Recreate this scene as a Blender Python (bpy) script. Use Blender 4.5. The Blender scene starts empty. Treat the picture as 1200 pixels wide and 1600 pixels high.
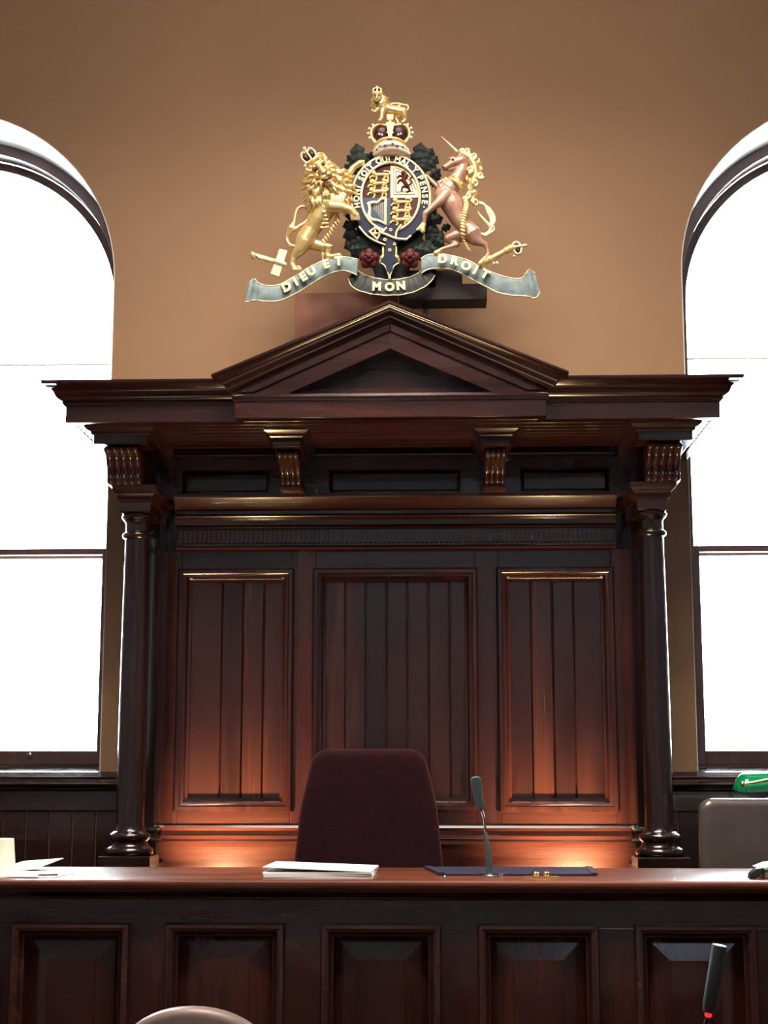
import bpy, bmesh, math, random
from mathutils import Vector, Matrix
random.seed(7)
S = bpy.context.scene
COL = S.collection
R = math.radians
PI = math.pi

# ------------------------------------------------------------------ camera, sky, lights, exposure
cam_d = bpy.data.cameras.new('camera'); cam = bpy.data.objects.new('camera', cam_d); COL.objects.link(cam)
cam.location = (0.187, 0.0, 1.60)
cam.rotation_euler = (R(90 + 9.4), 0, R(2.0))
cam_d.sensor_fit = 'VERTICAL'; cam_d.sensor_height = 36.0; cam_d.sensor_width = 27.0
cam_d.lens = 2414.0 * 36.0 / 1600.0
cam_d.clip_start = 0.05; cam_d.clip_end = 200
S.camera = cam

W = bpy.data.worlds.new('sky'); S.world = W; W.use_nodes = True
bg = W.node_tree.nodes['Background']
bg.inputs['Color'].default_value = (0.86, 0.93, 1.0, 1); bg.inputs['Strength'].default_value = 32.0

def area(name, loc, target, size, energy, color, size_y=None, spread=180):
    d = bpy.data.lights.new(name, 'AREA'); o = bpy.data.objects.new(name, d); COL.objects.link(o)
    d.energy = energy; d.color = color; d.size = size; d.spread = R(spread)
    if size_y: d.shape = 'RECTANGLE'; d.size_y = size_y
    o.location = loc
    o.rotation_euler = (Vector(target) - Vector(loc)).to_track_quat('-Z', 'Y').to_euler()
    return o
WARM = (1.0, 0.87, 0.72)
area('overhead_fill', (0.0, 4.4, 5.2), (0.0, 6.7, 3.6), 2.6, 42, WARM, 0.5)  # this and the next three: unseen warm fill, added to brighten wall and bench
area('overhead_fill', (0.0, 5.0, 6.1), (0.0, 5.1, 0.0), 2.4, 120, WARM, 0.6, spread=110)
area('overhead_fill', (0.0, 3.2, 6.1), (0.0, 5.05, 1.0), 2.8, 55, WARM, 0.5, spread=70)
area('overhead_fill', (0.0, 1.5, 6.1), (0.0, 6.0, 3.1), 2.4, 8, WARM, 0.5, spread=50)  # added to brighten the front of the cornice
area('cool_sheen_fill', (2.1, -1.3, 6.2), (1.0, 5.0, 1.0), 1.2, 24, (0.66, 0.80, 1.0), 1.0)  # unseen cool light, added for a bluish sheen on the right-hand bench panel
area('front_cool_fill', (0.3, -3.3, 3.9), (0.0, 6.0, 2.0), 3.4, 4.5, (0.72, 0.84, 1.0), 2.2)  # unseen cool fill, added to tint reflections in the polished wood
S.view_settings.view_transform = 'Standard'; S.view_settings.look = 'None'
S.view_settings.gamma = 1.0; S.view_settings.use_curve_mapping = False
S.view_settings.exposure = 0.0

# ------------------------------------------------------------------ helpers
class MB:
    def __init__(s): s.v = []; s.f = []
    def add(s, vs, fs):
        b = len(s.v); s.v += [tuple(v) for v in vs]; s.f += [tuple(i + b for i in f) for f in fs]; return s
    def box(s, x0, x1, y0, y1, z0, z1):
        return s.add([(x0,y0,z0),(x1,y0,z0),(x1,y1,z0),(x0,y1,z0),(x0,y0,z1),(x1,y0,z1),(x1,y1,z1),(x0,y1,z1)],
                     [(3,2,1,0),(4,5,6,7),(0,1,5,4),(1,2,6,5),(2,3,7,6),(3,0,4,7)])
    def prism_y(s, pts, y0, y1):                     # polygon in (x,z), counter-clockwise seen from the front (-y)
        n = len(pts)
        vs = [(x,y0,z) for x,z in pts] + [(x,y1,z) for x,z in pts]
        fs = [tuple(range(n)), tuple(range(2*n-1, n-1, -1))] + [(i, i+n, (i+1)%n+n, (i+1)%n) for i in range(n)]
        return s.add(vs, fs)
    def prism_x(s, pts, x0, x1):                     # polygon in (y,z)
        n = len(pts)
        vs = [(x0,y,z) for y,z in pts] + [(x1,y,z) for y,z in pts]
        fs = [tuple(range(n-1,-1,-1)), tuple(range(n, 2*n))] + [(i, (i+1)%n, (i+1)%n+n, i+n) for i in range(n)]
        return s.add(vs, fs)
    def sweep(s, path, prof, zf=None):               # closed profile (projection, z) along a plan path, mitred
        m, n = len(path), len(prof); vs = []
        nr = []
        for i in range(m-1):
            d = Vector((path[i+1][0]-path[i][0], path[i+1][1]-path[i][1])).normalized(); nr.append(Vector((d.y, -d.x)))
        for i in range(m):
            if i == 0: k = nr[0]
            elif i == m-1: k = nr[-1]
            else: k = (nr[i-1]+nr[i]) / (1+nr[i-1].dot(nr[i]))
            dz = zf(i) if zf else 0
            for p,h in prof: vs.append((path[i][0]+k.x*p, path[i][1]+k.y*p, h+dz))
        fs = []
        for i in range(m-1):
            for j in range(n):
                a, b = i*n+j, i*n+(j+1)%n
                fs.append((a, b, b+n, a+n))
        fs += [tuple(range(n-1,-1,-1)), tuple(range((m-1)*n, m*n))]
        return s.add(vs, fs)
    def frame(s, x0, x1, z0, z1, y, prof):           # closed profile (inset, projection towards -y) round a rectangle
        n = len(prof); vs = []
        for cx, cz, sx, sz in ((x0,z0,1,1),(x1,z0,-1,1),(x1,z1,-1,-1),(x0,z1,1,-1)):
            for p,d in prof: vs.append((cx+sx*p, y-d, cz+sz*p))
        fs = []
        for i in range(4):
            for j in range(n):
                k = (i+1)%4
                fs.append((i*n+j, k*n+j, k*n+(j+1)%n, i*n+(j+1)%n))
        return s.add(vs, fs)
    def lathe(s, prof, c=(0,0,0), n=28, axis='z', sx=1, sy=1):
        vs = []; m = len(prof)
        for r,h in prof:
            for k in range(n):
                a = 2*PI*k/n; p = (r*math.cos(a)*sx, r*math.sin(a)*sy, h)
                if axis == 'y': p = (p[0], p[2], p[1])
                if axis == 'x': p = (p[2], p[0], p[1])
                vs.append((p[0]+c[0], p[1]+c[1], p[2]+c[2]))
        fs = [(i*n+k, i*n+(k+1)%n, (i+1)*n+(k+1)%n, (i+1)*n+k) for i in range(m-1) for k in range(n)]
        fs += [tuple(range(n-1,-1,-1)), tuple(range((m-1)*n, m*n))]
        return s.add(vs, fs)
    def tube(s, pts, rad, n=10, caps=3, flat=1.0):   # round-ended tapering tube; flat squeezes it along y
        P = [Vector(p) for p in pts]
        if not hasattr(rad, '__len__'): rad = [rad]*len(P)
        rad = list(rad)
        T = []
        for i in range(len(P)):
            t = (P[min(i+1,len(P)-1)] - P[max(i-1,0)])
            T.append(t.normalized() if t.length > 1e-9 else Vector((0,0,1)))
        rings = []
        for q in range(caps, 0, -1):
            a = PI/2*q/(caps+0.3); rings.append((P[0]-T[0]*rad[0]*math.sin(a), rad[0]*math.cos(a), T[0]))
        for i in range(len(P)): rings.append((P[i], rad[i], T[i]))
        for q in range(1, caps+1):
            a = PI/2*q/(caps+0.3); rings.append((P[-1]+T[-1]*rad[-1]*math.sin(a), rad[-1]*math.cos(a), T[-1]))
        up = Vector((0,1,0)) if abs(T[0].y) < 0.9 else Vector((1,0,0))
        vs = []; A = T[0].cross(up).normalized()
        for c,r,t in rings:
            A = (A - t*A.dot(t)).normalized(); B = t.cross(A)
            for k in range(n):
                a = 2*PI*k/n; o = (A*math.cos(a)+B*math.sin(a))*r
                o.y *= flat
                vs.append(tuple(c + o))
        m = len(rings)
        fs = [(i*n+k, i*n+(k+1)%n, (i+1)*n+(k+1)%n, (i+1)*n+k) for i in range(m-1) for k in range(n)]
        fs += [tuple(range(n-1,-1,-1)), tuple(range((m-1)*n, m*n))]
        return s.add(vs, fs)
    def ell(s, c, r, n=14, m=9, rot=0.0):            # ellipsoid, turned by rot about y
        vs = []; ca, sa = math.cos(rot), math.sin(rot)
        for i in range(1, m):
            t = PI*i/m
            for k in range(n):
                a = 2*PI*k/n
                x, y, z = r[0]*math.sin(t)*math.cos(a), r[1]*math.sin(t)*math.sin(a), -r[2]*math.cos(t)
                vs.append((c[0]+x*ca-z*sa, c[1]+y, c[2]+x*sa+z*ca))
        q = m-1
        fs = [(i*n+k, i*n+(k+1)%n, (i+1)*n+(k+1)%n, (i+1)*n+k) for i in range(q-1) for k in range(n)]
        fs += [tuple(range(n-1,-1,-1)), tuple(range((q-1)*n, q*n))]
        return s.add(vs, fs)

def wloc(o):
    v = Vector((0,0,0))
    while o is not None: v += o.location; o = o.parent
    return v
def mesh(name, mb, smooth=None, off=(0,0,0), fix=True):
    me = bpy.data.meshes.new(name)
    me.from_pydata([(v[0]-off[0], v[1]-off[1], v[2]-off[2]) for v in mb.v], [], mb.f)
    if fix:
        bm = bmesh.new(); bm.from_mesh(me); bmesh.ops.recalc_face_normals(bm, faces=bm.faces); bm.to_mesh(me); bm.free()
    if smooth is not None:
        for p in me.polygons: p.use_smooth = True
        if smooth < 179: me.set_sharp_from_angle(angle=R(smooth))
    return me
def obj(name, mb, mat, parent=None, smooth=None, bevel=0, me=None):
    if me is None: me = mesh(name, mb, smooth, wloc(parent) if parent else (0,0,0))
    if mat and not me.materials: me.materials.append(mat)
    o = bpy.data.objects.new(name, me); COL.objects.link(o); o.parent = parent
    if bevel:
        b = o.modifiers.new('bevel', 'BEVEL'); b.width = bevel; b.segments = 2; b.limit_method = 'ANGLE'; b.angle_limit = R(35)
    return o
def tag(o, label=None, cat=None, group=None, kind=None):
    if label: o['label'] = label
    if cat: o['category'] = cat
    if group: o['group'] = group
    if kind: o['kind'] = kind
    return o
def thing(name, label, cat, loc=(0,0,0), group=None, kind=None):
    o = bpy.data.objects.new(name, None); COL.objects.link(o); o.location = loc; o.empty_display_size = .1
    return tag(o, label, cat, group, kind)
def piece(src, loc, parent=None):                     # a copy sharing mesh data, placed relative to the same parent
    c = src.copy(); COL.objects.link(c); c.parent = parent or src.parent; c.location = loc; return c
def remesh(name, mb, mat, parent, voxel, smooth=3, factor=0.5):
    me = mesh(name, mb, None, wloc(parent))
    t = bpy.data.objects.new('tmp', me); COL.objects.link(t)
    m = t.modifiers.new('r', 'REMESH'); m.mode = 'VOXEL'; m.voxel_size = voxel; m.use_smooth_shade = True
    if smooth: k = t.modifiers.new('s', 'SMOOTH'); k.iterations = smooth; k.factor = factor
    dg = bpy.context.evaluated_depsgraph_get(); dg.update()
    nm = bpy.data.meshes.new_from_object(t.evaluated_get(dg)); nm.name = name
    bpy.data.objects.remove(t); bpy.data.meshes.remove(me)
    nm.materials.clear(); nm.materials.append(mat)
    for p in nm.polygons: p.use_smooth = True
    o = bpy.data.objects.new(name, nm); COL.objects.link(o); o.parent = parent
    return o
def text_mesh(name, ch, size, depth, bold=0.0):
    c = bpy.data.curves.new(name, 'FONT'); c.body = ch; c.size = size; c.extrude = depth; c.align_x = 'CENTER'; c.align_y = 'CENTER'; c.offset = bold
    c.resolution_u = 4; c.bevel_depth = 0
    t = bpy.data.objects.new('tmp', c); COL.objects.link(t)
    dg = bpy.context.evaluated_depsgraph_get(); dg.update()
    me = bpy.data.meshes.new_from_object(t.evaluated_get(dg)); me.name = name
    bpy.data.objects.remove(t); bpy.data.curves.remove(c)
    xs = [v.co.x for v in me.vertices]; ys = [v.co.y for v in me.vertices]
    cx, cy = (min(xs)+max(xs))/2, (min(ys)+max(ys))/2
    for v in me.vertices: v.co.x -= cx; v.co.y -= cy
    me.materials.clear()
    return me

# ------------------------------------------------------------------ materials
def mat(name, color, rough=0.5, metal=0.0, coat=0.0, sheen=0.0, spec=0.5, noise=0, nscale=8, bump=0, bscale=60, emit=None, estr=0, trans=0, sub=0):
    m = bpy.data.materials.new(name); m.use_nodes = True; nt = m.node_tree; b = nt.nodes['Principled BSDF']
    b.inputs['Base Color'].default_value = (*color, 1); b.inputs['Roughness'].default_value = rough; b.inputs['Metallic'].default_value = metal
    b.inputs['Coat Weight'].default_value = coat; b.inputs['Coat Roughness'].default_value = 0.12
    b.inputs['Sheen Weight'].default_value = sheen; b.inputs['Sheen Tint'].default_value = (1,.25,.3,1); b.inputs['Specular IOR Level'].default_value = spec
    b.inputs['Transmission Weight'].default_value = trans
    if emit: b.inputs['Emission Color'].default_value = (*emit, 1); b.inputs['Emission Strength'].default_value = estr
    if noise or bump:
        tc = nt.nodes.new('ShaderNodeTexCoord')
    if noise:
        n = nt.nodes.new('ShaderNodeTexNoise'); n.inputs['Scale'].default_value = nscale; n.inputs['Detail'].default_value = 5
        r = nt.nodes.new('ShaderNodeValToRGB')
        r.color_ramp.elements[0].position = .3; r.color_ramp.elements[1].position = .7
        r.color_ramp.elements[0].color = (*[c*(1-noise) for c in color], 1); r.color_ramp.elements[1].color = (*[min(1,c*(1+noise)) for c in color], 1)
        nt.links.new(tc.outputs['Object'], n.inputs['Vector']); nt.links.new(n.outputs['Fac'], r.inputs['Fac']); nt.links.new(r.outputs['Color'], b.inputs['Base Color'])
    if bump:
        n2 = nt.nodes.new('ShaderNodeTexNoise'); n2.inputs['Scale'].default_value = bscale; n2.inputs['Detail'].default_value = 3
        bp = nt.nodes.new('ShaderNodeBump'); bp.inputs['Strength'].default_value = bump; bp.inputs['Distance'].default_value = .004
        nt.links.new(tc.outputs['Object'], n2.inputs['Vector']); nt.links.new(n2.outputs['Fac'], bp.inputs['Height']); nt.links.new(bp.outputs['Normal'], b.inputs['Normal'])
    return m
def wood(name, dark, light, axis='z', rough=0.20, coat=0.45, vary=0.35):
    m = bpy.data.materials.new(name); m.use_nodes = True; nt = m.node_tree; b = nt.nodes['Principled BSDF']; L = nt.links.new
    tc = nt.nodes.new('ShaderNodeTexCoord'); oi = nt.nodes.new('ShaderNodeObjectInfo')
    mp = nt.nodes.new('ShaderNodeMapping'); sc = {'x': (.5,9,9), 'y': (9,.5,9), 'z': (9,9,.5)}[axis]
    mp.inputs['Scale'].default_value = sc
    mul = nt.nodes.new('ShaderNodeVectorMath'); mul.operation = 'SCALE'; mul.inputs[0].default_value = (13,7,5)
    L(oi.outputs['Random'], mul.inputs['Scale']); L(mul.outputs['Vector'], mp.inputs['Location'])
    L(tc.outputs['Object'], mp.inputs['Vector'])
    n1 = nt.nodes.new('ShaderNodeTexNoise'); n1.inputs['Scale'].default_value = 1.2; n1.inputs['Detail'].default_value = 6; n1.inputs['Distortion'].default_value = .6
    n2 = nt.nodes.new('ShaderNodeTexNoise'); n2.inputs['Scale'].default_value = 9; n2.inputs['Detail'].default_value = 3
    L(mp.outputs['Vector'], n1.inputs['Vector']); L(mp.outputs['Vector'], n2.inputs['Vector'])
    mx = nt.nodes.new('ShaderNodeMath'); mx.operation = 'MULTIPLY_ADD'; mx.inputs[1].default_value = .35
    L(n2.outputs['Fac'], mx.inputs[0]); L(n1.outputs['Fac'], mx.inputs[2])
    r = nt.nodes.new('ShaderNodeValToRGB'); r.color_ramp.elements[0].position = .45; r.color_ramp.elements[1].position = .88
    r.color_ramp.elements[0].color = (*dark,1); r.color_ramp.elements[1].color = (*light,1)
    L(mx.outputs[0], r.inputs['Fac'])
    hv = nt.nodes.new('ShaderNodeHueSaturation')
    va = nt.nodes.new('ShaderNodeMath'); va.operation = 'MULTIPLY_ADD'; va.inputs[1].default_value = vary*2; va.inputs[2].default_value = 1-vary
    L(oi.outputs['Random'], va.inputs[0]); L(va.outputs[0], hv.inputs['Value']); L(r.outputs['Color'], hv.inputs['Color'])
    L(hv.outputs['Color'], b.inputs['Base Color'])
    rr = nt.nodes.new('ShaderNodeMath'); rr.operation = 'MULTIPLY_ADD'; rr.inputs[1].default_value = .18; rr.inputs[2].default_value = rough-.09
    L(n1.outputs['Fac'], rr.inputs[0]); L(rr.outputs[0], b.inputs['Roughness'])
    b.inputs['Coat Weight'].default_value = coat; b.inputs['Coat Roughness'].default_value = .06
    bp = nt.nodes.new('ShaderNodeBump'); bp.inputs['Strength'].default_value = .08; bp.inputs['Distance'].default_value = .002
    L(n2.outputs['Fac'], bp.inputs['Height']); L(bp.outputs['Normal'], b.inputs['Normal'])
    return m
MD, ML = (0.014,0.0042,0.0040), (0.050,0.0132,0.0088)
WX = wood('mahogany_along', MD, ML, 'x', vary=.2)
WZ = wood('mahogany_upright', MD, ML, 'z', vary=.2)
WB = wood('mahogany_boards', (0.015,0.0048,0.0041), (0.047,0.0134,0.0082), 'z', vary=.28)
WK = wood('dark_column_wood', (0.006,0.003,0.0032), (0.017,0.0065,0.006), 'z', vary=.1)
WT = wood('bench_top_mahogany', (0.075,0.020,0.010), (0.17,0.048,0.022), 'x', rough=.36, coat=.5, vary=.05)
WF = wood('window_oak_stain', (0.060,0.030,0.026), (0.11,0.052,0.042), 'z', rough=.35, coat=.2, vary=.1)
WD = wood('dado_dark', (0.016,0.006,0.005), (0.038,0.013,0.010), 'z', rough=.2, coat=.8, vary=.2)
WR = wood('reddish_board', (0.30,0.115,0.068), (0.42,0.165,0.10), 'z', rough=.45, coat=.1, vary=.05)
WALL = mat('tan_plaster', (0.335,0.193,0.104), .75, noise=.05, nscale=1.6, bump=.05, bscale=140)
WHITE = mat('white_plaster', (0.80,0.79,0.76), .7, bump=.04, bscale=120)
CEIL = mat('pale_ceiling', (0.62,0.60,0.58), .8, noise=.03, nscale=2)
SIDE = mat('grey_side_plaster', (0.36,0.33,0.33), .8, noise=.04, nscale=2)
CARPET = mat('dark_red_carpet', (0.06,0.018,0.016), .95, noise=.3, nscale=60, bump=.3, bscale=250)
GOLD = mat('burnished_gold', (0.90,0.66,0.29), .28, metal=.62, noise=.10, nscale=30, bump=.35, bscale=55)
GOLDF = mat('gold_leaf_flat', (0.80,0.60,0.25), .38, metal=.35, noise=.06, nscale=40)
GILT = mat('pale_gilt', (0.86,0.74,0.45), .4, metal=.2, noise=.12, nscale=60)
COPPER = mat('rose_gold_hide', (0.52,0.30,0.225), .34, metal=.3, noise=.35, nscale=16, bump=.2, bscale=60)
NAVY = mat('navy_enamel', (0.012,0.018,0.050), .45, spec=.2)
CRIMSON = mat('crimson_enamel', (0.075,0.011,0.012), .45, spec=.2, noise=.15, nscale=30)
DKRED = mat('dark_red_velvet_cap', (0.040,0.008,0.011), .4, spec=.4, noise=.2, nscale=40)
BLUE = mat('azure_enamel', (0.045,0.085,0.17), .45, spec=.2)
LEAF = mat('dark_green_leaf_paint', (0.009,0.017,0.016), .55, spec=.25, noise=.25, nscale=40)
RIB = mat('grey_green_ribbon', (0.185,0.255,0.27), .42, noise=.3, nscale=30, bump=.3, bscale=40)
RIBD = mat('dark_ribbon_back', (0.030,0.040,0.040), .5, noise=.2, nscale=24, bump=.3, bscale=40)
PEARL = mat('pearl_paint', (0.88,0.84,0.74), .35)
BLACKM = mat('black_metal', (0.012,0.012,0.014), .45, metal=.3)
BRACK = mat('dark_brown_bracket', (0.026,0.020,0.018), .6)
BLACKP = mat('black_plastic', (0.014,0.016,0.018), .4)
MICG = mat('microphone_grey_green', (0.045,0.072,0.078), .45, bump=.4, bscale=400)
STEEL = mat('bright_steel', (0.62,0.64,0.68), .2, metal=1)
BRASS = mat('polished_brass', (0.80,0.55,0.22), .22, metal=1)
PAPER = mat('white_paper', (0.86,0.87,0.90), .7, noise=.02, nscale=30)
CUPM = mat('cream_card_cup', (0.84,0.82,0.68), .55)
NAVYL = mat('navy_leather', (0.016,0.020,0.052), .42, bump=.25, bscale=200)
PLUSH = mat('dark_red_plush', (0.011,0.0016,0.0040), .95, sheen=.14, spec=.15, noise=.25, nscale=20, bump=.3, bscale=300)
TAUPE = mat('taupe_leather', (0.066,0.054,0.048), .33, coat=.9, noise=.08, nscale=9, bump=.15, bscale=120)
TAUPE2 = mat('pale_brown_leather', (0.19,0.135,0.118), .42, noise=.06, nscale=9, bump=.1, bscale=120)
GREEN = mat('green_glass_shade', (0.0,0.24,0.085), .08, coat=.6, spec=.7)
REDLED = mat('red_indicator', (0.6,0.02,0.02), .3, emit=(1,0.01,0.015), estr=3)
TEAL = mat('pale_green_lid', (0.55,0.72,0.66), .4)
GREYB = mat('grey_card', (0.22,0.21,0.20), .5)
LAMPON = mat('uplight_lens', (1,.8,.5), .4, emit=(1,.62,.32), estr=2)

def glass_mat():
    m = bpy.data.materials.new('window_glass'); m.use_nodes = True; nt = m.node_tree; nt.nodes.remove(nt.nodes['Principled BSDF'])
    t = nt.nodes.new('ShaderNodeBsdfTransparent'); t.inputs['Color'].default_value = (.97,.985,.98,1)
    g = nt.nodes.new('ShaderNodeBsdfGlossy'); g.inputs['Roughness'].default_value = .02
    f = nt.nodes.new('ShaderNodeFresnel'); f.inputs['IOR'].default_value = 1.45; x = nt.nodes.new('ShaderNodeMixShader')
    nt.links.new(f.outputs[0], x.inputs[0]); nt.links.new(t.outputs[0], x.inputs[1]); nt.links.new(g.outputs[0], x.inputs[2])
    nt.links.new(x.outputs[0], nt.nodes['Material Output'].inputs['Surface']); return m
GLASS = glass_mat()

# ------------------------------------------------------------------ the room
YW, HC = 7.0, 6.3                      # wall plane, ceiling height
WX0, WR_, SPR, SILL = 2.195, 0.86, 3.885, 1.585
XL, XR, YB = -4.6, 4.6, -3.5
def struct(name, mb, m, parent=None, **k):
    o = obj(name, mb, m, parent, **k)
    if parent is None: o['kind'] = 'structure'
    return o
NA = 40
def arch(c, r, z0, z1=None):           # outline of the opening, counter-clockwise from bottom left... up over the top
    pts = [(c-r, z0)] + [(c - r*math.cos(PI*i/NA), SPR + r*math.sin(PI*i/NA)) for i in range(NA+1)] + [(c+r, z0)]
    return pts
w = MB()
T = 0.5
w.box(XL, -WX0-WR_, YW, YW+T, 0, HC); w.box(-WX0+WR_, WX0-WR_, YW, YW+T, 0, HC); w.box(WX0+WR_, XR, YW, YW+T, 0, HC)
for sx in (-1, 1):
    c = sx*WX0
    w.box(c-WR_, c+WR_, YW, YW+T, 0, SILL-.03)
    pts = arch(c, WR_, SILL)[1:-1]
    for i in range(NA):
        (xa,za),(xb,zb) = pts[i], pts[i+1]
        w.add([(xa,YW,za),(xb,YW,zb),(xb,YW,HC),(xa,YW,HC),(xa,YW+T,za),(xb,YW+T,zb),(xb,YW+T,HC),(xa,YW+T,HC)],
              [(0,1,2,3),(7,6,5,4),(0,4,5,1),(3,2,6,7)])
struct('wall_back', w, WALL)
struct('wall_left', MB().box(XL-.2, XL, YB, YW+T, 0, HC), SIDE)
struct('wall_right', MB().box(XR, XR+.2, YB, YW+T, 0, HC), SIDE)
struct('wall_front', MB().box(XL, XR, YB-.2, YB, 0, HC), SIDE)
struct('ceiling', MB().box(XL-.2, XR+.2, YB-.2, YW+T, HC, HC+.2), CEIL)
struct('floor', MB().box(XL-.2, XR+.2, YB-.2, YW+T, -.2, 0), CARPET)
dais = struct('floor_dais', MB().box(-3.2, 3.2, 5.30, YW, 0, .5), CARPET)

def ring(mb, c, r0, r1, z0, y0, y1):   # an arched ring member (outer radius r0, inner r1) between depths y0 and y1, open at the foot
    A, B = arch(c, r0, z0), arch(c, r1, z0); n = len(A)
    vs = [(x,y0,z) for x,z in A] + [(x,y0,z) for x,z in B] + [(x,y1,z) for x,z in A] + [(x,y1,z) for x,z in B]
    fs = []
    for i in range(n-1):
        fs += [(i, i+1, n+i+1, n+i), (2*n+i, 3*n+i, 3*n+i+1, 2*n+i+1), (n+i, n+i+1, 3*n+i+1, 3*n+i), (i, 2*n+i, 2*n+i+1, i+1)]
    for i in (0, n-1): fs.append((i, n+i, 3*n+i, 2*n+i))
    mb.add(vs, fs)
MEET, BARZ = 2.645, 3.605
for k, sx in enumerate((-1, 1)):
    c = sx*WX0
    win = thing('window_%d' % (k+1), None, None, (c, YW, SILL), kind='structure')
    m = MB(); ring(m, c, WR_, WR_-.004, SILL, YW-.003, YW+.37); obj('reveal', m, WHITE, win, smooth=40)
    m = MB(); ring(m, c, WR_, WR_-.055, SILL, YW+.36, YW+.48); obj('frame', m, WF, win, smooth=40, bevel=.004)
    m = MB(); ring(m, c, WR_-.055, WR_-.098, MEET-.01, YW+.485, YW+.53)
    m.box(c-WR_+.055, c+WR_-.055, YW+.485, YW+.53, MEET-.03, MEET+.012); obj('upper_sash', m, WF, win, smooth=40, bevel=.003)
    m = MB(); x0, x1 = c-WR_+.055, c+WR_-.055
    m.box(x0, x0+.058, YW+.42, YW+.47, SILL+.03, MEET+.012); m.box(x1-.058, x1, YW+.42, YW+.47, SILL+.03, MEET+.012)
    m.box(x0+.058, x1-.058, YW+.42, YW+.47, MEET-.018, MEET+.012); m.box(x0+.058, x1-.058, YW+.42, YW+.47, SILL+.03, SILL+.095)
    ls = obj('lower_sash', m, WF, win, bevel=.004)
    for q in (-.43, .43):
        m = MB(); m.lathe([(.004,0),(.011,.004),(.012,.012),(.006,.02)], (c+q*sx, YW+.398, SILL+.075), 14, 'y'); obj('sash_knob', m, STEEL, ls, smooth=50)
    m = MB(); m.box(c-WR_+.095, c+WR_-.095, YW+.50, YW+.512, BARZ-.004, BARZ+.004); obj('glazing_bar', m, WHITE, win)
    m = MB(); pts = arch(c, WR_-.09, MEET); m.prism_y(pts, YW+.505, YW+.507); obj('pane', m, GLASS, win)
    m = MB(); m.box(x0+.05, x1-.05, YW+.444, YW+.446, SILL+.08, MEET); obj('pane', m, GLASS, win)
    # inner stool with two rounded nosings
    m = MB(); m.prism_x([(YW-.0,SILL-.03),(YW+.48,SILL-.03),(YW+.48,SILL+.017),(YW+.34,SILL+.015),(YW,SILL-.008)], c-WR_, c+WR_)
    m.prism_x([(YW+.345,SILL+.012),(YW+.48,SILL+.012),(YW+.48,SILL+.034),(YW+.400,SILL+.034),(YW+.348,SILL+.020)], c-WR_+.05, c+WR_-.05)
    obj('window_sill', m, WD, win, bevel=.003)
# dado with cap, rail and boards on both sides of the canopy
for k, (xa, xb) in enumerate(((XL, -1.135), (1.135, XR))):
    tr = thing('trim_%d' % (k+1), None, None, ((xa+xb)/2, YW, .5), kind='structure')
    prof = [(0,1.50),(.026,1.50),(.032,1.505),(.030,1.510),(.058,1.516),(.084,1.523),(.090,1.528),(.088,1.533),(.048,1.553),(.053,1.557),(.051,1.563),(.012,1.582),(0,1.584)]
    obj('dado_cap', MB().sweep([(xa,YW),(xb,YW)], prof), WD, tr, smooth=12, bevel=.0015)
    obj('dado_rail', MB().box(xa, xb, YW-.03, YW, 1.41, 1.50), WD, tr, bevel=.004)
    n = int(round(abs(xb-xa)/.105)); bw = (xb-xa)/n
    b0 = obj('board', MB().box(xa+.002, xa+bw-.002, YW-.016, YW, .5, 1.41), WD, tr, bevel=.004)
    for i in range(1, n): piece(b0, (i*bw, 0, 0))

# ------------------------------------------------------------------ the judge's canopy
CAN = thing('judicial_canopy', 'tall dark polished mahogany canopy with columns, boarded back and triangular pediment', 'canopy', (0, 6.75, .5))
def part(name, mb, m=None, parent=None, **k): return obj(name, mb, m or WX, parent or CAN, **k)
YP = 6.75                                # face of the stiles and rails
YF = 6.72                                # face of the frieze
XO = 1.135                               # outer edge of the back
ZS = 2.99                                # soffit
# carcass behind everything
part('back_carcass', MB().box(-XO, XO, YP+.06, YW-.002, .5, 3.12), WZ)
# stiles and rails
PB, PT = 1.425, 2.455                    # outer edges of the panel mouldings
PANX = [(-.945,-.455), (-.350,.350), (.455,.945)]
for a,b in ((-1.03,-.945),(-.455,-.350),(.350,.455),(.945,1.03)): part('stile', MB().box(a,b,YP,YP+.06,1.356,2.55), WZ, bevel=.003)
for a,b in PANX:
    part('rail', MB().box(a,b,YP,YP+.06,PT,2.55), WX, bevel=.003); part('rail', MB().box(a,b,YP,YP+.06,1.356,PB), WX, bevel=.003)
    part('panel_moulding', MB().frame(a,b,PB,PT,YP,[(-.012,0),(-.012,.016),(-.004,.026),(.010,.027),(.020,.016),(.028,.013),(.036,-.006),(.046,-.010),(.046,-.05),(-.012,-.05)]), WZ, smooth=35)
for (a,b), cuts in zip(PANX, ([-.764,-.672,-.580],[-.220,-.130,-.038,.053,.146,.238],[.594,.688,.780])):
    xs = [a+.03]+cuts+[b-.03]
    for i in range(len(xs)-1):
        g = .0025
        part('board', MB().prism_x([(YP+.028,PB+.03),(YP+.06,PB+.03),(YP+.06,PT-.03),(YP+.028,PT-.03)], xs[i]+g, xs[i+1]-g), WB, bevel=.005)
for sx in (-1,1):
    a, b = sorted((sx*1.022, sx*XO))
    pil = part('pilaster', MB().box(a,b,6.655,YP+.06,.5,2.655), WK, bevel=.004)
    q = [(a,YP),(a,6.655),(b,6.655),(b,YP)]
    part('pilaster_base', MB().sweep(q, [(-.02,1.355),(.004,1.355),(.014,1.348),(.018,1.338),(.012,1.330),(.008,1.322),(.014,1.314),(.024,1.308),(.030,1.298),(.026,1.288),(.012,1.284),(.010,1.27),(.022,1.20),(.022,.5),(-.02,.5)]), WK, pil, smooth=35)
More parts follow.
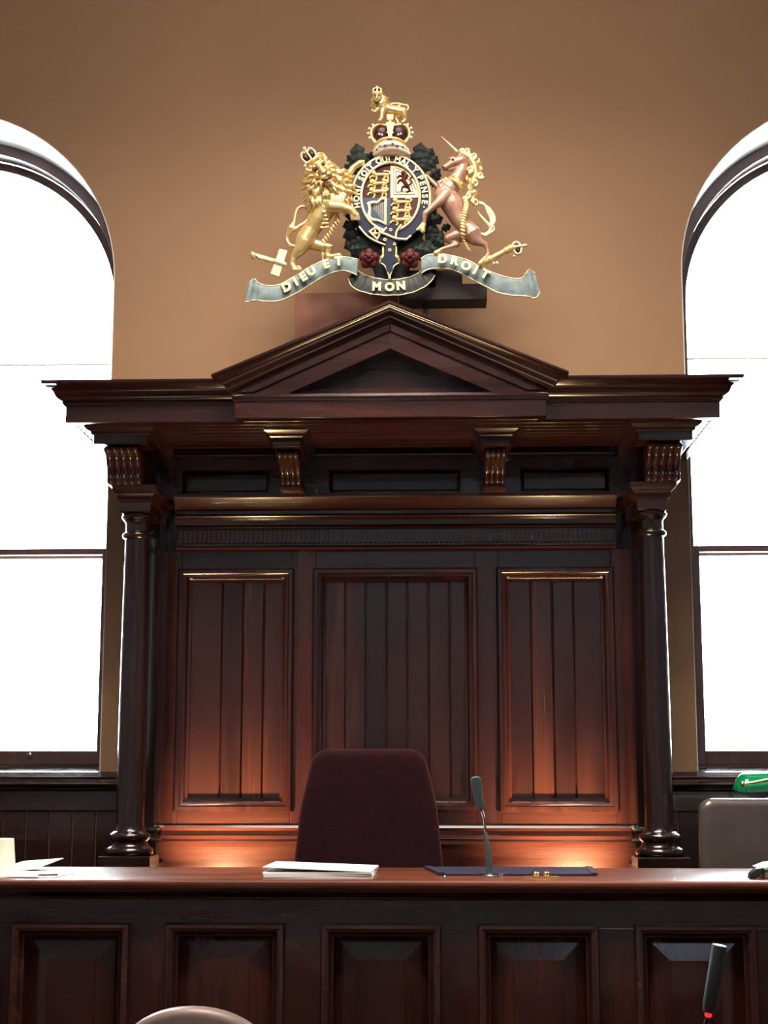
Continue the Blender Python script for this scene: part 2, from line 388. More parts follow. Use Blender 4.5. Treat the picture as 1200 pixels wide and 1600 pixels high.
# base mouldings and plinth board
part('base_moulding', MB().sweep([(-1.02,YP),(1.02,YP)], [(-.02,1.356),(.012,1.356),(.018,1.346),(.010,1.334),(.026,1.322),(.040,1.314),(.042,1.304),(.032,1.298),(.044,1.290),(.046,1.280),(.036,1.272),(.030,1.266),(-.02,1.266)]), WX, smooth=35)
part('plinth_board', MB().box(-1.02,1.02,YP-.03,YP+.06,.5,1.266), WX)
# lower cornice with the fluted band, stepping forward over the columns
XC, YC = 1.080, 6.42
prof = [(-.06,2.545),(0,2.545),(.014,2.548),(.018,2.555),(.014,2.562),(.002,2.566),(.002,2.638),(.018,2.640),(.022,2.646),(.018,2.652),(.024,2.655),(.026,2.676),(.034,2.680),(.045,2.684),(.050,2.691),(.045,2.698),(.034,2.702),(.034,2.716),(.046,2.722),(.096,2.762),(.100,2.766),(.102,2.775),(-.06,2.775)]
part('lower_cornice', MB().sweep([(-.965,YF),(.965,YF)], prof), WX, smooth=35)
m = MB(); pitch = .0208; n = int(1.90/pitch)
for i in range(n):
    x = -.95 + i*pitch; m.prism_x([(YF+.002,2.572),(YF-.014,2.577),(YF-.014,2.631),(YF+.002,2.636)], x+.004, x+pitch-.005)
tag(part('fluted_band', m, WX), 'band of small upright flutes', kind='stuff')
for sx in (-1,1):
    hw = .080
    pth = [(sx*XC-hw*.72, YP), (sx*XC-hw*.72, YC-hw*.72), (sx*XC+hw*.72, YC-hw*.72), (sx*XC+hw*.72, YP)]
    part('entablature_block', MB().sweep(pth, [(-.05,2.655),(0,2.655),(.006,2.662),(.006,2.700),(.014,2.706),(.018,2.728),(.030,2.742),(.036,2.748),(.036,2.770),(-.05,2.770)]), WX, smooth=35)
# frieze with three sunk panels
FZ0, FZ1 = 2.775, 2.958
SP = [(-.945,-.555,2.800,2.905), (-.292,.292,2.800,2.905), (.555,.945,2.800,2.905)]
part('frieze_rail', MB().box(-XO,XO,YF,YP+.06,2.905,ZS), WX); part('frieze_rail', MB().box(-XO,XO,YF,YP+.06,FZ0,2.800), WX)
for a,b in ((-XO,-.945),(-.555,-.292),(.292,.555),(.945,XO)): part('frieze_stile', MB().box(a,b,YF,YP+.06,2.800,2.905), WX)
for a,b,c,d in SP:
    part('frieze_moulding', MB().frame(a,b,c,d,YF,[(0,0),(0,.004),(.006,.006),(.014,-.006),(.018,-.03),(0,-.03)]), WX, smooth=35)
    part('frieze_panel', MB().box(a,b,YF+.024,YP+.06,c,d), WX)
part('frieze_bead', MB().sweep([(-1.02,YF),(1.02,YF)], [(-.02,2.955),(.010,2.957),(.020,2.963),(.022,2.972),(.014,2.980),(.024,2.986),(.028,ZS),(-.02,ZS)]), WX, smooth=35)
# soffit of narrow planks running along
YCO, YCM = 6.10, 6.04                    # corona faces: sides and middle
ys = [YCO+.02 + i*(YF-.03-YCO-.02)/9 for i in range(10)]
for i in range(9):
    part('soffit_plank', MB().box(-1.31, 1.31, ys[i]+.003, ys[i+1]-.003, ZS, ZS+.02), WX, bevel=.006)
# main cornice, stepping forward under the pediment
HX, MX = 1.325, .625
pth = [(-HX,YW-.01),(-HX,YCO),(-MX,YCO),(-MX,YCM),(MX,YCM),(MX,YCO),(HX,YCO),(HX,YW-.01)]
part('corona', MB().sweep(pth, [(-.03,ZS-.004),(0,ZS-.004),(0,3.052),(.008,3.056),(.008,3.064),(-.03,3.064)]), WX, smooth=35, bevel=.002)
CY = [(-.03,3.060),(.010,3.060),(.014,3.066),(.012,3.072),(.020,3.076),(.030,3.082),(.036,3.092),(.042,3.106),(.052,3.116),(.066,3.122),(.074,3.128),(.082,3.130),(.085,3.136),(.085,3.145),(-.03,3.145)]
for sx in (-1,1):
    p = [(-HX,YW-.01),(-HX,YCO),(-MX-.005,YCO)]
    if sx > 0: p = [(-x,y) for x,y in reversed(p)]
    part('crown_moulding', MB().sweep(p, CY), WX, smooth=35)
part('canopy_top', MB().box(-HX+.02,HX-.02,YCO+.02,YW-.002,3.085,3.125), WX)
# pediment
RISE = .298
PY = [(-.03,3.074),(.006,3.074),(.010,3.082),(.008,3.088),(.018,3.092),(.030,3.098),(.036,3.106),(.042,3.116),(.052,3.124),(.066,3.130),(.078,3.134),(.085,3.139),(.085,3.147),(-.03,3.147)]
zz = [0,0,RISE,0,0]
part('raking_moulding', MB().sweep([(-MX,YCO+.12),(-MX,YCM),(0,YCM),(MX,YCM),(MX,YCO+.12)], PY, lambda i: zz[i]), WX, smooth=35)
part('pediment_ledge', MB().sweep([(-MX,YCO),(-MX,YCM),(MX,YCM),(MX,YCO)], [(-.12,3.064),(.010,3.064),(.012,3.072),(.004,3.084),(-.12,3.086)]), WX)
AP = 3.270
part('raking_fascia', MB().prism_y([(-MX+.02,3.086),(-.412,3.086),(0,AP),(0,3.074+RISE)], YCM+.002, YCM+.25), WX)
part('raking_fascia', MB().prism_y([(MX-.02,3.086),(0,3.074+RISE),(0,AP),(.412,3.086)], YCM+.002, YCM+.25), WX)
for s in (-1,1):
    q = [(s*(MX-.005),3.090),(s*(MX-.075),3.090),(0,3.340),(0,3.374)]
    part('raking_bead', MB().prism_y(q if s < 0 else q[::-1], YCM-.008, YCM+.02), WX, bevel=.003)
part('tympanum', MB().prism_y([(-.42,3.084),(.42,3.084),(0,3.285)], YCM+.11, YCM+.13), WX)
m = MB()
for s in (-1,1): m.prism_y([(s*MX*.98,3.09),(s*MX*.98,3.11),(0,3.14+RISE),(0,3.11+RISE)] if s>0 else [(s*MX*.98,3.11),(s*MX*.98,3.09),(0,3.11+RISE),(0,3.14+RISE)], YCM+.01, YCM+.42)
part('pediment_roof', m, WX)
# consoles
def console(cx, hw, prof, reeds):
    m = MB(); nx = reeds*6; rows = len(prof); vs = []
    for j,(y,z) in enumerate(prof):
        a = prof[max(j-1,0)]; b = prof[min(j+1,rows-1)]; d = Vector((b[0]-a[0], b[1]-a[1])).normalized(); nrm = Vector((d.y, -d.x))
        if nrm.x > 0 and abs(nrm.x) > .3: nrm = -nrm
        for i in range(nx+1):
            u = i/nx; ph = (u*reeds) % 1.0
            bump = .010*abs(math.sin(PI*u*reeds))
            vs.append((cx-hw+2*hw*u, y+nrm.x*bump, z+nrm.y*bump*.5))
    fs = [(j*(nx+1)+i, j*(nx+1)+i+1, (j+1)*(nx+1)+i+1, (j+1)*(nx+1)+i) for j in range(rows-1) for i in range(nx)]
    nb = len(vs)
    yb = YF
    for sx in (0, nx):
        for j in range(rows): vs.append((vs[j*(nx+1)+sx][0], max(prof[j][0]+.08, yb), prof[j][1]))
    fs += [(j*(nx+1), (j+1)*(nx+1), nb+j+1, nb+j) for j in range(rows-1)]
    fs += [(j*(nx+1)+nx, nb+rows+j, nb+rows+j+1, (j+1)*(nx+1)+nx) for j in range(rows-1)]
    fs.append(tuple(range(nx+1)) + (nb+rows, nb)); fs.append(tuple((rows-1)*(nx+1)+i for i in range(nx,-1,-1)) + (nb+rows-1, nb+2*rows-1))
    m.add(vs, fs); return m
def curve_pts(ctrl, n=28):                 # Catmull-Rom through the control points
    P = [ctrl[0]] + list(ctrl) + [ctrl[-1]]; out = []
    seg = len(ctrl)-1
    for k in range(n+1):
        t = k/n*seg; i = min(int(t), seg-1); u = t-i
        p0,p1,p2,p3 = P[i],P[i+1],P[i+2],P[i+3]
        out.append(tuple(.5*((2*b)+(-a+c)*u+(2*a-5*b+4*c-d)*u*u+(-a+3*b-3*c+d)*u**3) for a,b,c,d in zip(p0,p1,p2,p3)))
    return out
endp = curve_pts([(6.30,2.915),(6.235,2.912),(6.215,2.898),(6.235,2.884),(6.262,2.868),(6.285,2.838),(6.298,2.808),(6.294,2.790),(6.305,2.772),(6.335,2.768)])
midp = curve_pts([(6.42,2.915),(6.345,2.912),(6.328,2.900),(6.345,2.882),(6.385,2.872),(6.430,2.858),(6.465,2.832),(6.478,2.808),(6.492,2.796),(6.53,2.790)])
for cx, hw, prof, reeds in ((-1.118,.072,endp,5),(1.118,.072,endp,5),(-.438,.045,midp,4),(.432,.045,midp,4)):
    con = part('console', console(cx, hw, prof, reeds), WX, smooth=60)
    big = hw > .06; bh = .112 if big else .060; yf = 6.20 if big else 6.275
    blk = part('console_block', MB().box(cx-bh, cx+bh, yf, YF, 2.918, 2.962), WX, bevel=.003)
    part('block_moulding', MB().sweep([(cx-bh,YF),(cx-bh,yf),(cx+bh,yf),(cx+bh,YF)], [(-.03,2.955),(.004,2.955),(.010,2.960),(.010,2.968),(.022,2.974),(.032,2.982),(.034,ZS),(-.03,ZS)]), WX, blk, smooth=35)
    if not big: part('console_foot', MB().box(cx-hw-.004, cx+hw+.004, 6.50, YF, 2.776, 2.790), WX, con, bevel=.003)
# columns
for sx in (-1,1):
    c = thing('column', None, None, (0,0,0)); c.parent = CAN; c.location = (sx*XC, YC-6.75, 0)
    X, Y = sx*XC, YC
    sh = [(.067,1.345),(.062,1.352),(.0585,1.368)] + [(.058-.0075*((i/16)**1.8), 1.38+i*(2.55-1.38)/16) for i in range(17)]
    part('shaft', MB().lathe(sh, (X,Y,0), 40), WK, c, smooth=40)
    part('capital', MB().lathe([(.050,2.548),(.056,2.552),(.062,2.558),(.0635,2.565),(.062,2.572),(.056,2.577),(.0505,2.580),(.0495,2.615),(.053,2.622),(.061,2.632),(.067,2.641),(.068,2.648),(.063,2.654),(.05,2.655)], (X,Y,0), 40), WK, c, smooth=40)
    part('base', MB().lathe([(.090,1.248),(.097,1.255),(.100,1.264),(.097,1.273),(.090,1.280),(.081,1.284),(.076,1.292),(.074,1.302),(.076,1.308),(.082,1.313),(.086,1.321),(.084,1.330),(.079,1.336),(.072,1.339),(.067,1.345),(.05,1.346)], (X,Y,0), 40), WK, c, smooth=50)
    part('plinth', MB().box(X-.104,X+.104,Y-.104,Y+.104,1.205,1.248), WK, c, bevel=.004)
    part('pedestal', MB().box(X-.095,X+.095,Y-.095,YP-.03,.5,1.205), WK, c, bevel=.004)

# ------------------------------------------------------------------ the bench
BEN = thing('judges_bench', 'long dark mahogany bench with raised panels along its front', 'bench', (0, 5.3, 0))
BW = 2.35
def bpart(name, mb, m=WX, parent=None, **k): return obj(name, mb, m, parent or BEN, **k)
bpart('bench_top', MB().sweep([(-BW,5.62),(-BW,5.05),(BW,5.05),(BW,5.62)], [(-.6,1.215),(.030,1.215),(.046,1.220),(.053,1.230),(.053,1.238),(.047,1.246),(.038,1.250),(-.6,1.250)]), WT, smooth=35) if False else None
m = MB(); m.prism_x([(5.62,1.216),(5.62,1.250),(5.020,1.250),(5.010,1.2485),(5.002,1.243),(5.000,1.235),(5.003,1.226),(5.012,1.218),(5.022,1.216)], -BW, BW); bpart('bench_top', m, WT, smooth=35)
bpart('cap_moulding', MB().sweep([(-BW,5.07),(BW,5.07)], [(-.04,1.183),(.006,1.183),(.014,1.187),(.016,1.193),(.012,1.198),(.020,1.202),(.030,1.206),(.042,1.210),(.046,1.216),(-.04,1.216)]), WX, smooth=35)
bpart('frieze_rail', MB().box(-BW,BW,5.07,5.13,1.098,1.183), WX)
PC = [-1.99,-1.495,-.994,-.498,0,.499,.994,1.49,1.985]
HWP = .192; PZ0, PZ1 = .30, 1.110
bpart('bottom_rail', MB().box(-BW,BW,5.07,5.13,0,PZ0+.012), WX)
xs = [-BW] + [v for c in PC for v in (c-HWP+.012, c+HWP-.012)] + [BW]
for i in range(0, len(xs), 2): bpart('stile', MB().box(xs[i], xs[i+1], 5.07, 5.13, PZ0+.012, 1.098), WZ, bevel=.002)
for c in PC:
    mo = bpart('panel_moulding', MB().frame(c-HWP,c+HWP,PZ0,PZ1,5.07,[(0,-.01),(0,.012),(.005,.020),(.014,.022),(.022,.018),(.028,.008),(.034,-.004),(.040,-.008),(.040,-.04),(0,-.04)]), WX, smooth=35)
    a,b,z0,z1 = c-HWP+.025, c+HWP-.025, PZ0+.025, PZ1-.025
    i1, i2 = .018, .088
    vs = [(a,5.115,z0),(b,5.115,z0),(b,5.115,z1),(a,5.115,z1)] + [(a+i1,5.112,z0+i1),(b-i1,5.112,z0+i1),(b-i1,5.112,z1-i1),(a+i1,5.112,z1-i1)]
    vs += [(a+i2,5.086,z0+i2),(b-i2,5.086,z0+i2),(b-i2,5.086,z1-i2),(a+i2,5.086,z1-i2)] + [(a+i2+.002,5.083,z0+i2+.002),(b-i2-.002,5.083,z0+i2+.002),(b-i2-.002,5.083,z1-i2-.002),(a+i2+.002,5.083,z1-i2-.002)]
    fs = [(12,13,14,15)]
    for r_ in range(3):
        for k in range(4): fs.append((r_*4+k, r_*4+(k+1)%4, r_*4+4+(k+1)%4, r_*4+4+k))
    vs += [(a,5.13,z0),(b,5.13,z0),(b,5.13,z1),(a,5.13,z1)]
    for k in range(4): fs.append((k, 16+k, 16+(k+1)%4, (k+1)%4))
    fs.append((19,18,17,16))
    bpart('raised_panel', MB().add(vs, fs), WZ)
m = MB(); m.box(-BW,-BW+.04,5.13,5.60,.5,1.216); m.box(BW-.04,BW,5.13,5.60,.5,1.216); m.box(-BW+.04,BW-.04,5.15,5.60,1.10,1.116)
bpart('inner_shelf_and_ends', m, WX)
m = MB(); m.box(-BW,BW,5.13,5.15,.02,1.216); bpart('back_board', m, WX)

# ------------------------------------------------------------------ uplights behind the bench
UPX, UPY, UPZ = .79, 6.29, 1.04
for sx in (-1,1):
    u = thing('floor_uplight', 'black uplight on a post behind the bench near the %s column' % ('left-hand' if sx < 0 else 'right-hand'), 'lamp', (sx*UPX, UPY, .5))
    m = MB(); m.lathe([(.09,0),(.09,.012),(.02,.02),(.012,.03),(.012,.42),(.02,.43)], (sx*UPX,UPY,.5), 20); obj('stand', m, BLACKM, u, smooth=40)
    m = MB(); m.lathe([(.02,.43),(.045,.45),(.052,.530),(.050,.533),(.044,.48),(.02,.455)], (sx*UPX,UPY,.5), 24); obj('lamp_head', m, BLACKM, u, smooth=40)
    for nm, e, cone, bl, tgt in (('uplight_lamp', 230, 80, 1.0, (sx*.70, 6.75, 1.29)), ('soffit_fill', 100, 64, 1.0, (sx*.55, 6.36, 3.0))):  # the second, wider-reaching spot is added to lift the soffit
        d = bpy.data.lights.new(nm, 'SPOT'); d.energy = e; d.color = (1.0,.68,.34); d.spot_size = R(cone); d.spot_blend = bl; d.shadow_soft_size = .035
        o = bpy.data.objects.new(nm, d); COL.objects.link(o); o.location = (sx*UPX, UPY, UPZ)
        o.rotation_euler = (Vector(tgt) - Vector((sx*UPX, UPY, UPZ))).to_track_quat('-Z','Y').to_euler()

# ------------------------------------------------------------------ the royal coat of arms above the pediment
KX, KZ, YA = .00284, .003008, 6.60       # drawing grid of the carving: metres per unit across and up, depth of its back plane
KR = .0029
def A(u, v, d=0): return ((u-615)*KX, YA - d*KR, 3.6246 + (476-v)*KZ)
ARMS = thing('royal_coat_of_arms', 'carved and gilded coat of arms with lion, unicorn, crown and motto ribbon above the pediment', 'coat of arms', (0, YA, 3.62))
def T_(mb, pts, r, n=10, flat=1.0):
    if not hasattr(r, '__len__'): r = [r]*len(pts)
    return mb.tube([A(*p) for p in pts], [q*KR for q in r], n, 3, flat)
def E_(mb, c, r, rot=0): return mb.ell(A(*c), (r[0]*KX, r[1]*KR, r[2]*KZ), rot=R(rot))
def smoothpts(pts, n=24): return curve_pts([tuple(p) for p in pts], n)
def apart(name, mb, m, parent=None, smooth=50, **k): return obj(name, mb, m, parent or ARMS, smooth=smooth, **k)

# --- lion supporter
rl = random.Random(3)
m = MB()
T_(m, [(513,320,18),(506,336,19),(497,350,18),(487,364,16),(476,381,14)], [20,17.5,15.5,13,14.5], 18)
T_(m, [(476,383,16),(468,397,16),(459,407,15),(457,417,15),(460,424,16)], [13,9.5,5.2,4.4,5], 12)
for q in range(4): T_(m, [(458+q*3.2,423,17+q),(460+q*3.6,427.5,20)], [2.6,2.2])
T_(m, [(486,383,7),(503,388,8),(516,391,9),(511,400,9),(513,405,10)], [10,8.5,7,4.4,4.2], 12)
T_(m, [(513,405,10),(522,405,12),(530,404,13)], [4.2,4,4.4])
T_(m, [(503,391,6),(504,402,7),(504,409,7)], [3,2,1.6])
T_(m, [(518,334,30),(536,337,33),(549,341,32),(556,348,30)], [10,8,6.4,6.2], 12)
for q in range(4): T_(m, [(550+q*3.4,349,33),(551+q*3.8,356,32)], [2.5,1.8])
T_(m, [(531,302,14),(542,284,16),(553,270,18),(563,264,20)], [11,7,5.4,5.4], 12)
for q in range(3): T_(m, [(562,261+q*3.2,21),(569,261+q*3.4,21)], [2.3,1.7])
T_(m, smoothpts([(460,388,10),(453,386,9),(448,379,8),(448,370,8),(452,361,8),(457,354,8),(460,342,8),(463,331,8),(470,326,8),(478,328,8),(483,336,8),(480,346,8),(470,355,8)], 40), 2.7)
T_(m, [(449,372,9),(454,360,10),(459,350,9)], [2.5,6,2.5]); T_(m, [(453,364,10),(463,360,10),(470,353,9)], [4,3.2,1.4]); T_(m, [(476,350,8),(484,354,9)], [2.4,1])
for q in range(5): T_(m, [(508+q*3-q*q*.4,345+q*5,34-q*2),(492-q*1.2+6,341+q*6,31-q*2)], [2.2,1.2])
for q in range(9): T_(m, [(527-q*3.2,352+q*4.2,20-q*.8),(531-q*3.2,357+q*4.2,21-q*.8)], [3,1.2])
lion = remesh('lion_supporter', m, GOLD, ARMS, .0030, 2)
m = MB()
E_(m, (512,302,22), (33,17,35)); E_(m, (502,286,33), (17,12,18), -25)
for ring_, (n, r0, r1, w0, d0) in enumerate(((18,14,26,2.9,41),(26,20,34,3.0,37),(32,26,40,3.1,31),(30,31,45,3.1,26))):
    for k in range(n):
        a = 2*PI*(k+.5*(ring_%2))/n + rl.uniform(-.07,.07)
        cu, cv = 503+ring_*2.6, 287+ring_*4.2
        du, dv = math.cos(a), math.sin(a)
        r1_ = r1*(1+.12*max(dv,0))*(.86 if du < -.3 else 1)*(.70 if dv < -.5 and ring_ > 0 else 1)
        s = rl.choice((-1,1))*rl.uniform(1.5,4)
        p = [(cu+du*r0*.8, cv+dv*r0*.8, d0), (cu+du*(r0+r1_)/2 - dv*s, cv+dv*(r0+r1_)/2 + du*s, d0+2), (cu+du*r1_, cv+dv*r1_ + 2, d0-3), (cu+du*(r1_+2.5)+dv*s*.7, cv+dv*(r1_+2.5)-du*s*.7+2, d0-6)]
        T_(m, smoothpts(p, 8), [w0*(1-.75*(i/8)**1.5) for i in range(9)], 8)
for k in range(9):
    u = 490+k*6; T_(m, smoothpts([(u+2,318,33),(u-1,328,36),(u+2,336,34),(u-1,343+2*math.sin(k*2),30)],8), [3.4*(1-.7*(i/8)**1.5) for i in range(9)], 8)
mane = remesh('mane', m, GOLD, lion, .0028, 1)
m = MB()
ex, ey = math.cos(R(-33)), math.sin(R(-33))                  # across the tilted face
fx, fy = -ey, ex                                              # down the tilted face
def FC(a, b, d): return (501.5 + ex*a + fx*b, 281 + ey*a + fy*b, d)
E_(m, FC(0,2,40), (15,10,15)); E_(m, FC(0,-7,42), (12,7,7), 33)
T_(m, [FC(0,-4,51),FC(0,6,56),FC(0,13,58)], [4.6,4.2,4.6]); E_(m, FC(0,14.5,58.5), (5.2,3,3), 33)
for q in (-1,1):
    E_(m, FC(q*4.6,18.5,56), (5.6,4.5,4.6), 33); T_(m, [FC(q*4,-3.5,52),FC(q*8,-5.2,51),FC(q*12.5,-3.5,47)], [1.6,2.3,1.4])
    E_(m, FC(q*10,8,46), (5,4.5,5)); E_(m, FC(q*16,-11,38), (4.6,3,4.6))
    T_(m, [FC(q*4,2.6,50),FC(q*8,4,50),FC(q*12,2.6,47)], [1,1.3,1])
T_(m, [FC(-5,27,51),FC(0,29.5,53),FC(5,27,51)], [2.6,3.2,2.6])
face = remesh('face', m, GOLD, lion, .0022, 1)
for q in (-1,1):
    m = MB(); E_(m, FC(q*7.6,-.2,50.5), (2.4,2.0,2.1)); apart('eye', m, DKRED, lion)
    m = MB(); E_(m, FC(q*3.2,15.6,60.5), (1.7,1.5,1.3), 33); apart('nostril', m, DKRED, lion)
m = MB(); T_(m, smoothpts([FC(-8,20.5,56),FC(-5,24.5,57),FC(0,25.2,58),FC(5,24.5,57),FC(8,20.5,56)],12), 1.9); apart('mouth', m, DKRED, lion)
m = MB(); T_(m, smoothpts([FC(-13,-13,40),FC(-5,-16,46),FC(4,-17,46),FC(14,-15,40)],12), 2.6); T_(m, smoothpts([FC(5,-20,42),FC(11,-22.5,40),FC(17,-20,36),FC(17.5,-15,36),FC(8,-16,42)],14), 2.0); apart('brow_band', m, GOLD, lion)
m = MB()                                                       # the small crown on its head
def CC(a, b, d): return (486 + ex*a*.9 + fx*b, 262 + ey*a*.9 + fy*b, d)
T_(m, smoothpts([CC(-12,4,38),CC(-5,6,43),CC(4,6,43),CC(11,4,38)],12), 2.3)
for q in (-1,1): T_(m, smoothpts([CC(q*10,4,39),CC(q*12.5,-6,38),CC(q*8,-14,38),CC(q*2,-11,39)],14), 1.5)
T_(m, [CC(0,5,43),CC(0,-11,41)], 1.6); E_(m, CC(0,-17,40), (2.8,2.8,2.8)); T_(m,[CC(0,-11,41),CC(0,-15,40)],1.2)
for q in (-1,1): E_(m, CC(q*15,6,38), (2.6,2.6,2.6))
apart('lion_crown', m, GILT, lion)
m = MB(); E_(m, CC(-6,-4,37), (5.4,4.5,6.4), 33); E_(m, CC(6,-4,37), (5.4,4.5,6.4), 33); apart('crown_cap', m, DKRED, lion)

# --- unicorn supporter
m = MB()
T_(m, [(697,314,18),(707,330,18),(717,350,17),(728,364,16),(738,374,16)], [17,17,14,13,14], 16)
T_(m, [(702,306,20),(714,291,20),(722,277,20),(724,266,20)], [15,11,9.5,9], 14)
T_(m, [(722,264,22),(712,266,23),(703,270,24),(696,274,24)], [9.5,8,5.6,4.4], 12)
T_(m, [(716,272,22),(708,276,23),(700,278,23)], [5.5,3.6,2.2]); E_(m, (695.5,273,24), (4,4,3.6))
T_(m, [(719,256,24),(722,249,23)], [3,1.2])
T_(m, [(703,261,27),(709,260,28),(714,262,26)], [1.3,1.8,1.2])
T_(m, [(697,318,28),(686,331,32),(672,342,33),(665,348,33)], [10.5,7.6,4.8,4.8], 12); T_(m, [(665,348,33),(664,357,32),(663,363,31)], [4.6,3.2,3.4])
T_(m, [(700,310,8),(688,302,8),(679,293,9),(670,284,10)], [8,4.6,3.8,2.8])
T_(m, [(690,306,24),(686,298,26),(695,294,26)], [5,4,3])
T_(m, [(738,376,17),(744,385,18),(752,389,18),(757.5,391,18)], [15,9.5,6,4.6], 12); T_(m, [(757.5,391,18),(761,398,18),(762,406,18),(758,412,18)], [4.4,3,2.7,3.2])
T_(m, [(726,372,9),(711,375,8),(701,378,8)], [12,10,7.5], 12); T_(m, [(701,378,8),(707,384,9),(714,388.5,10)], [7,4.6,4.4]); T_(m, [(714,388.5,10),(702,392,11),(692,395,12),(687,398,13)], [4.2,3,2.8,3.2])
uni = remesh('unicorn_supporter', m, COPPER, ARMS, .0030, 2)
m = MB()
for strand in range(4):
    o = strand*2.2-3.3
    T_(m, smoothpts([(749,371,12),(757+o*.3,374.5+o*.5,12+o*.4),(764,371+o*.4,12),(768+o*.5,361,13),(770.5+o*.9,351,12),(767+o*1.1,342,12),(762+o*.6,333,12),(755,326.5+o*.3,12),(748,325+o*.2,12)], 26), [1.6+.6*math.sin(PI*i/26) for i in range(27)])
T_(m, smoothpts([(766,362,13),(757,352,13),(750,344,13),(745,336,13)],12), [2.8,2.7,2.6,2.5,2.3,2.2,2,1.8,1.6,1.4,1.2,1,.8]); T_(m, smoothpts([(766,372,12),(772,367,12),(771,361,12)],8), 1.7)
apart('tail', m, GILT, uni)
m = MB()
curl = [(723,249),(732,249),(741,257),(746,263),(738,266),(749,275),(744,283),(752,287),(735,278),(744,297),(737,303),(742,310),(734,314),(739,322),(731,318),(744,327),(729,262),(730,290),(748,268)]
for k,(u,v) in enumerate(curl):
    s = 1 if k%2 else -1; r0 = 5.4 if v < 292 else 4.6
    pts = [(u+math.cos(s*t*.62+k)*r0*(1-.055*t), v+math.sin(s*t*.62+k)*r0*(1-.055*t)+(.4*t if v>292 else 0), 20+4*math.sin(k)) for t in range(15)]
    T_(m, pts, [2.7-.1*i for i in range(15)]); E_(m, (u,v,17), (4.5,3,4.5))
T_(m, [(724,252,22),(735,258,20),(742,270,19),(744,285,18),(738,300,17),(734,312,16)], [6,7,7,6.5,5.5,4])
remesh('mane', m, GOLD, uni, .0026, 1)
m = MB()
for q in range(15): T_(m, [(714.5-q*1.62,249-q*1.62,24),(713.3-q*1.62,248-q*1.62,24)], [2.7*(1-q/17),2.2*(1-q/17)])
apart('horn', m, GILT, uni)
m = MB(); E_(m, (708.5,264.5,30.5), (2,1.5,1.6)); apart('eye', m, DKRED, uni)
m = MB(); T_(m, [(692.5,273.5,27),(694,275,28)], 1.0); T_(m,[(694,279,26),(700,277,27)],.9); apart('nostril_and_mouth', m, DKRED, uni)
for pts, r in (([(663,364,31),(658,371,31)],[3.4,3.8]), ([(662,365,33),(661,375,33)],[3.0,3.6]), ([(668,283,10),(662,281,11)],[3,3.4]), ([(697,293,27),(702,298,27)],[3,3.2]), ([(757,413,19),(750,421,20)],[3.4,4.2]), ([(686,399,13),(681,402,14)],[3.2,3.8])):
    m = MB(); T_(m, pts, r); apart('hoof', m, GOLDF, uni)
m = MB(); T_(m, smoothpts([(706,295,31),(713,300,35),(720,308,31)],10), 3.0); T_(m, smoothpts([(709,291,31),(716,297,35),(723,304,31)],10), 1.8)
for q in range(4): E_(m, (709+q*4.2,290+q*4.2,33), (2.2,2.2,3))
apart('coronet_collar', m, GOLDF, uni)
m = MB(); cp = smoothpts([(727,322,26),(729,334,30),(727,345,33),(724,358,33),(723,372,33),(724,386,26),(730,396,22),(733,401,20)], 22)
for q in range(len(cp)-1):
    a = cp[q]; T_(m, [(a[0]-1.5,a[1],a[2]),(a[0]+1.5,a[1]+1.5,a[2])], 3.0 if q < 15 else 1.5)
apart('chain', m, GOLDF, uni)

# --- garter, shield
GC, SC = (611,319), (610.5,317)
def ering(rx, ry, c, a0, a1, n): return [(c[0]+rx*math.cos(a0+(a1-a0)*i/n), c[1]-ry*math.sin(a0+(a1-a0)*i/n)) for i in range(n+1)]
m = MB(); n = 72; vs = []
O, I = ering(62,67,GC,0,2*PI,n)[:-1], ering(45,52,SC,0,2*PI,n)[:-1]
for d in (8,20):
    for p in O: vs.append(A(p[0],p[1],d))
    for p in I: vs.append(A(p[0],p[1],d))
fs = []
for i in range(n):
    j = (i+1)%n; fs += [(2*n+i,2*n+j,3*n+j,3*n+i),(j,i,n+i,n+j),(i,j,2*n+j,2*n+i),(n+j,n+i,3*n+i,3*n+j)]
m.add(vs, fs); gar = apart('garter', m, NAVY, smooth=40)
m = MB(); T_(m, [(p[0],p[1],20.5) for p in ering(61.5,66.5,GC,R(-48),R(206),60)], 1.9); apart('garter_edge', m, GILT, gar)
m = MB(); T_(m, [(p[0],p[1],21) for p in ering(45.8,53,SC,0,2*PI,72)], 2.1); apart('garter_edge', m, GILT, gar)
motto = 'HONI SOIT QUI MAL Y PENSE.'
a0, a1 = R(196), R(-17)
wts = {' ': .62, 'I': .55, '.': .5, 'M': 1.25, 'Q': 1.1, 'O': 1.05, 'N': 1.05, 'H': 1.05, 'U': 1.0, 'L': .85}
ws = [wts.get(c, .95) for c in motto]; tot = sum(ws)
def letter(ch, u, v, d, h, ang, parent, bold=.0, mt=None, dep=1.2):
    me = text_mesh('letter', ch, h*1.38*KR, dep*KR, bold*KR); ca, sa = math.cos(ang), math.sin(ang)
    for q in me.vertices:
        x, y, z = q.co; q.co = (x*ca-y*sa, -z, x*sa+y*ca)
    me.materials.append(mt or GILT)
    o = bpy.data.objects.new('letter', me); COL.objects.link(o); o.parent = parent
    o.location = Vector(A(u,v,d)) - wloc(parent); return o
acc = 0
for ch, wt in zip(motto, ws):
    t = a0 + (a1-a0)*(acc+wt/2)/tot; acc += wt
    if ch == ' ': continue
    rx, ry = 53.6, 60.2
    u, v = GC[0]+rx*math.cos(t), 318.5-ry*math.sin(t)
    tang = math.atan2(ry*math.cos(t)*-1, -rx*math.sin(t)*-1)    # clockwise tangent, v up
    letter(ch, u, v, 20.8, 9.0, math.atan2(-math.cos(t)*ry, math.sin(t)*rx), gar, .35)
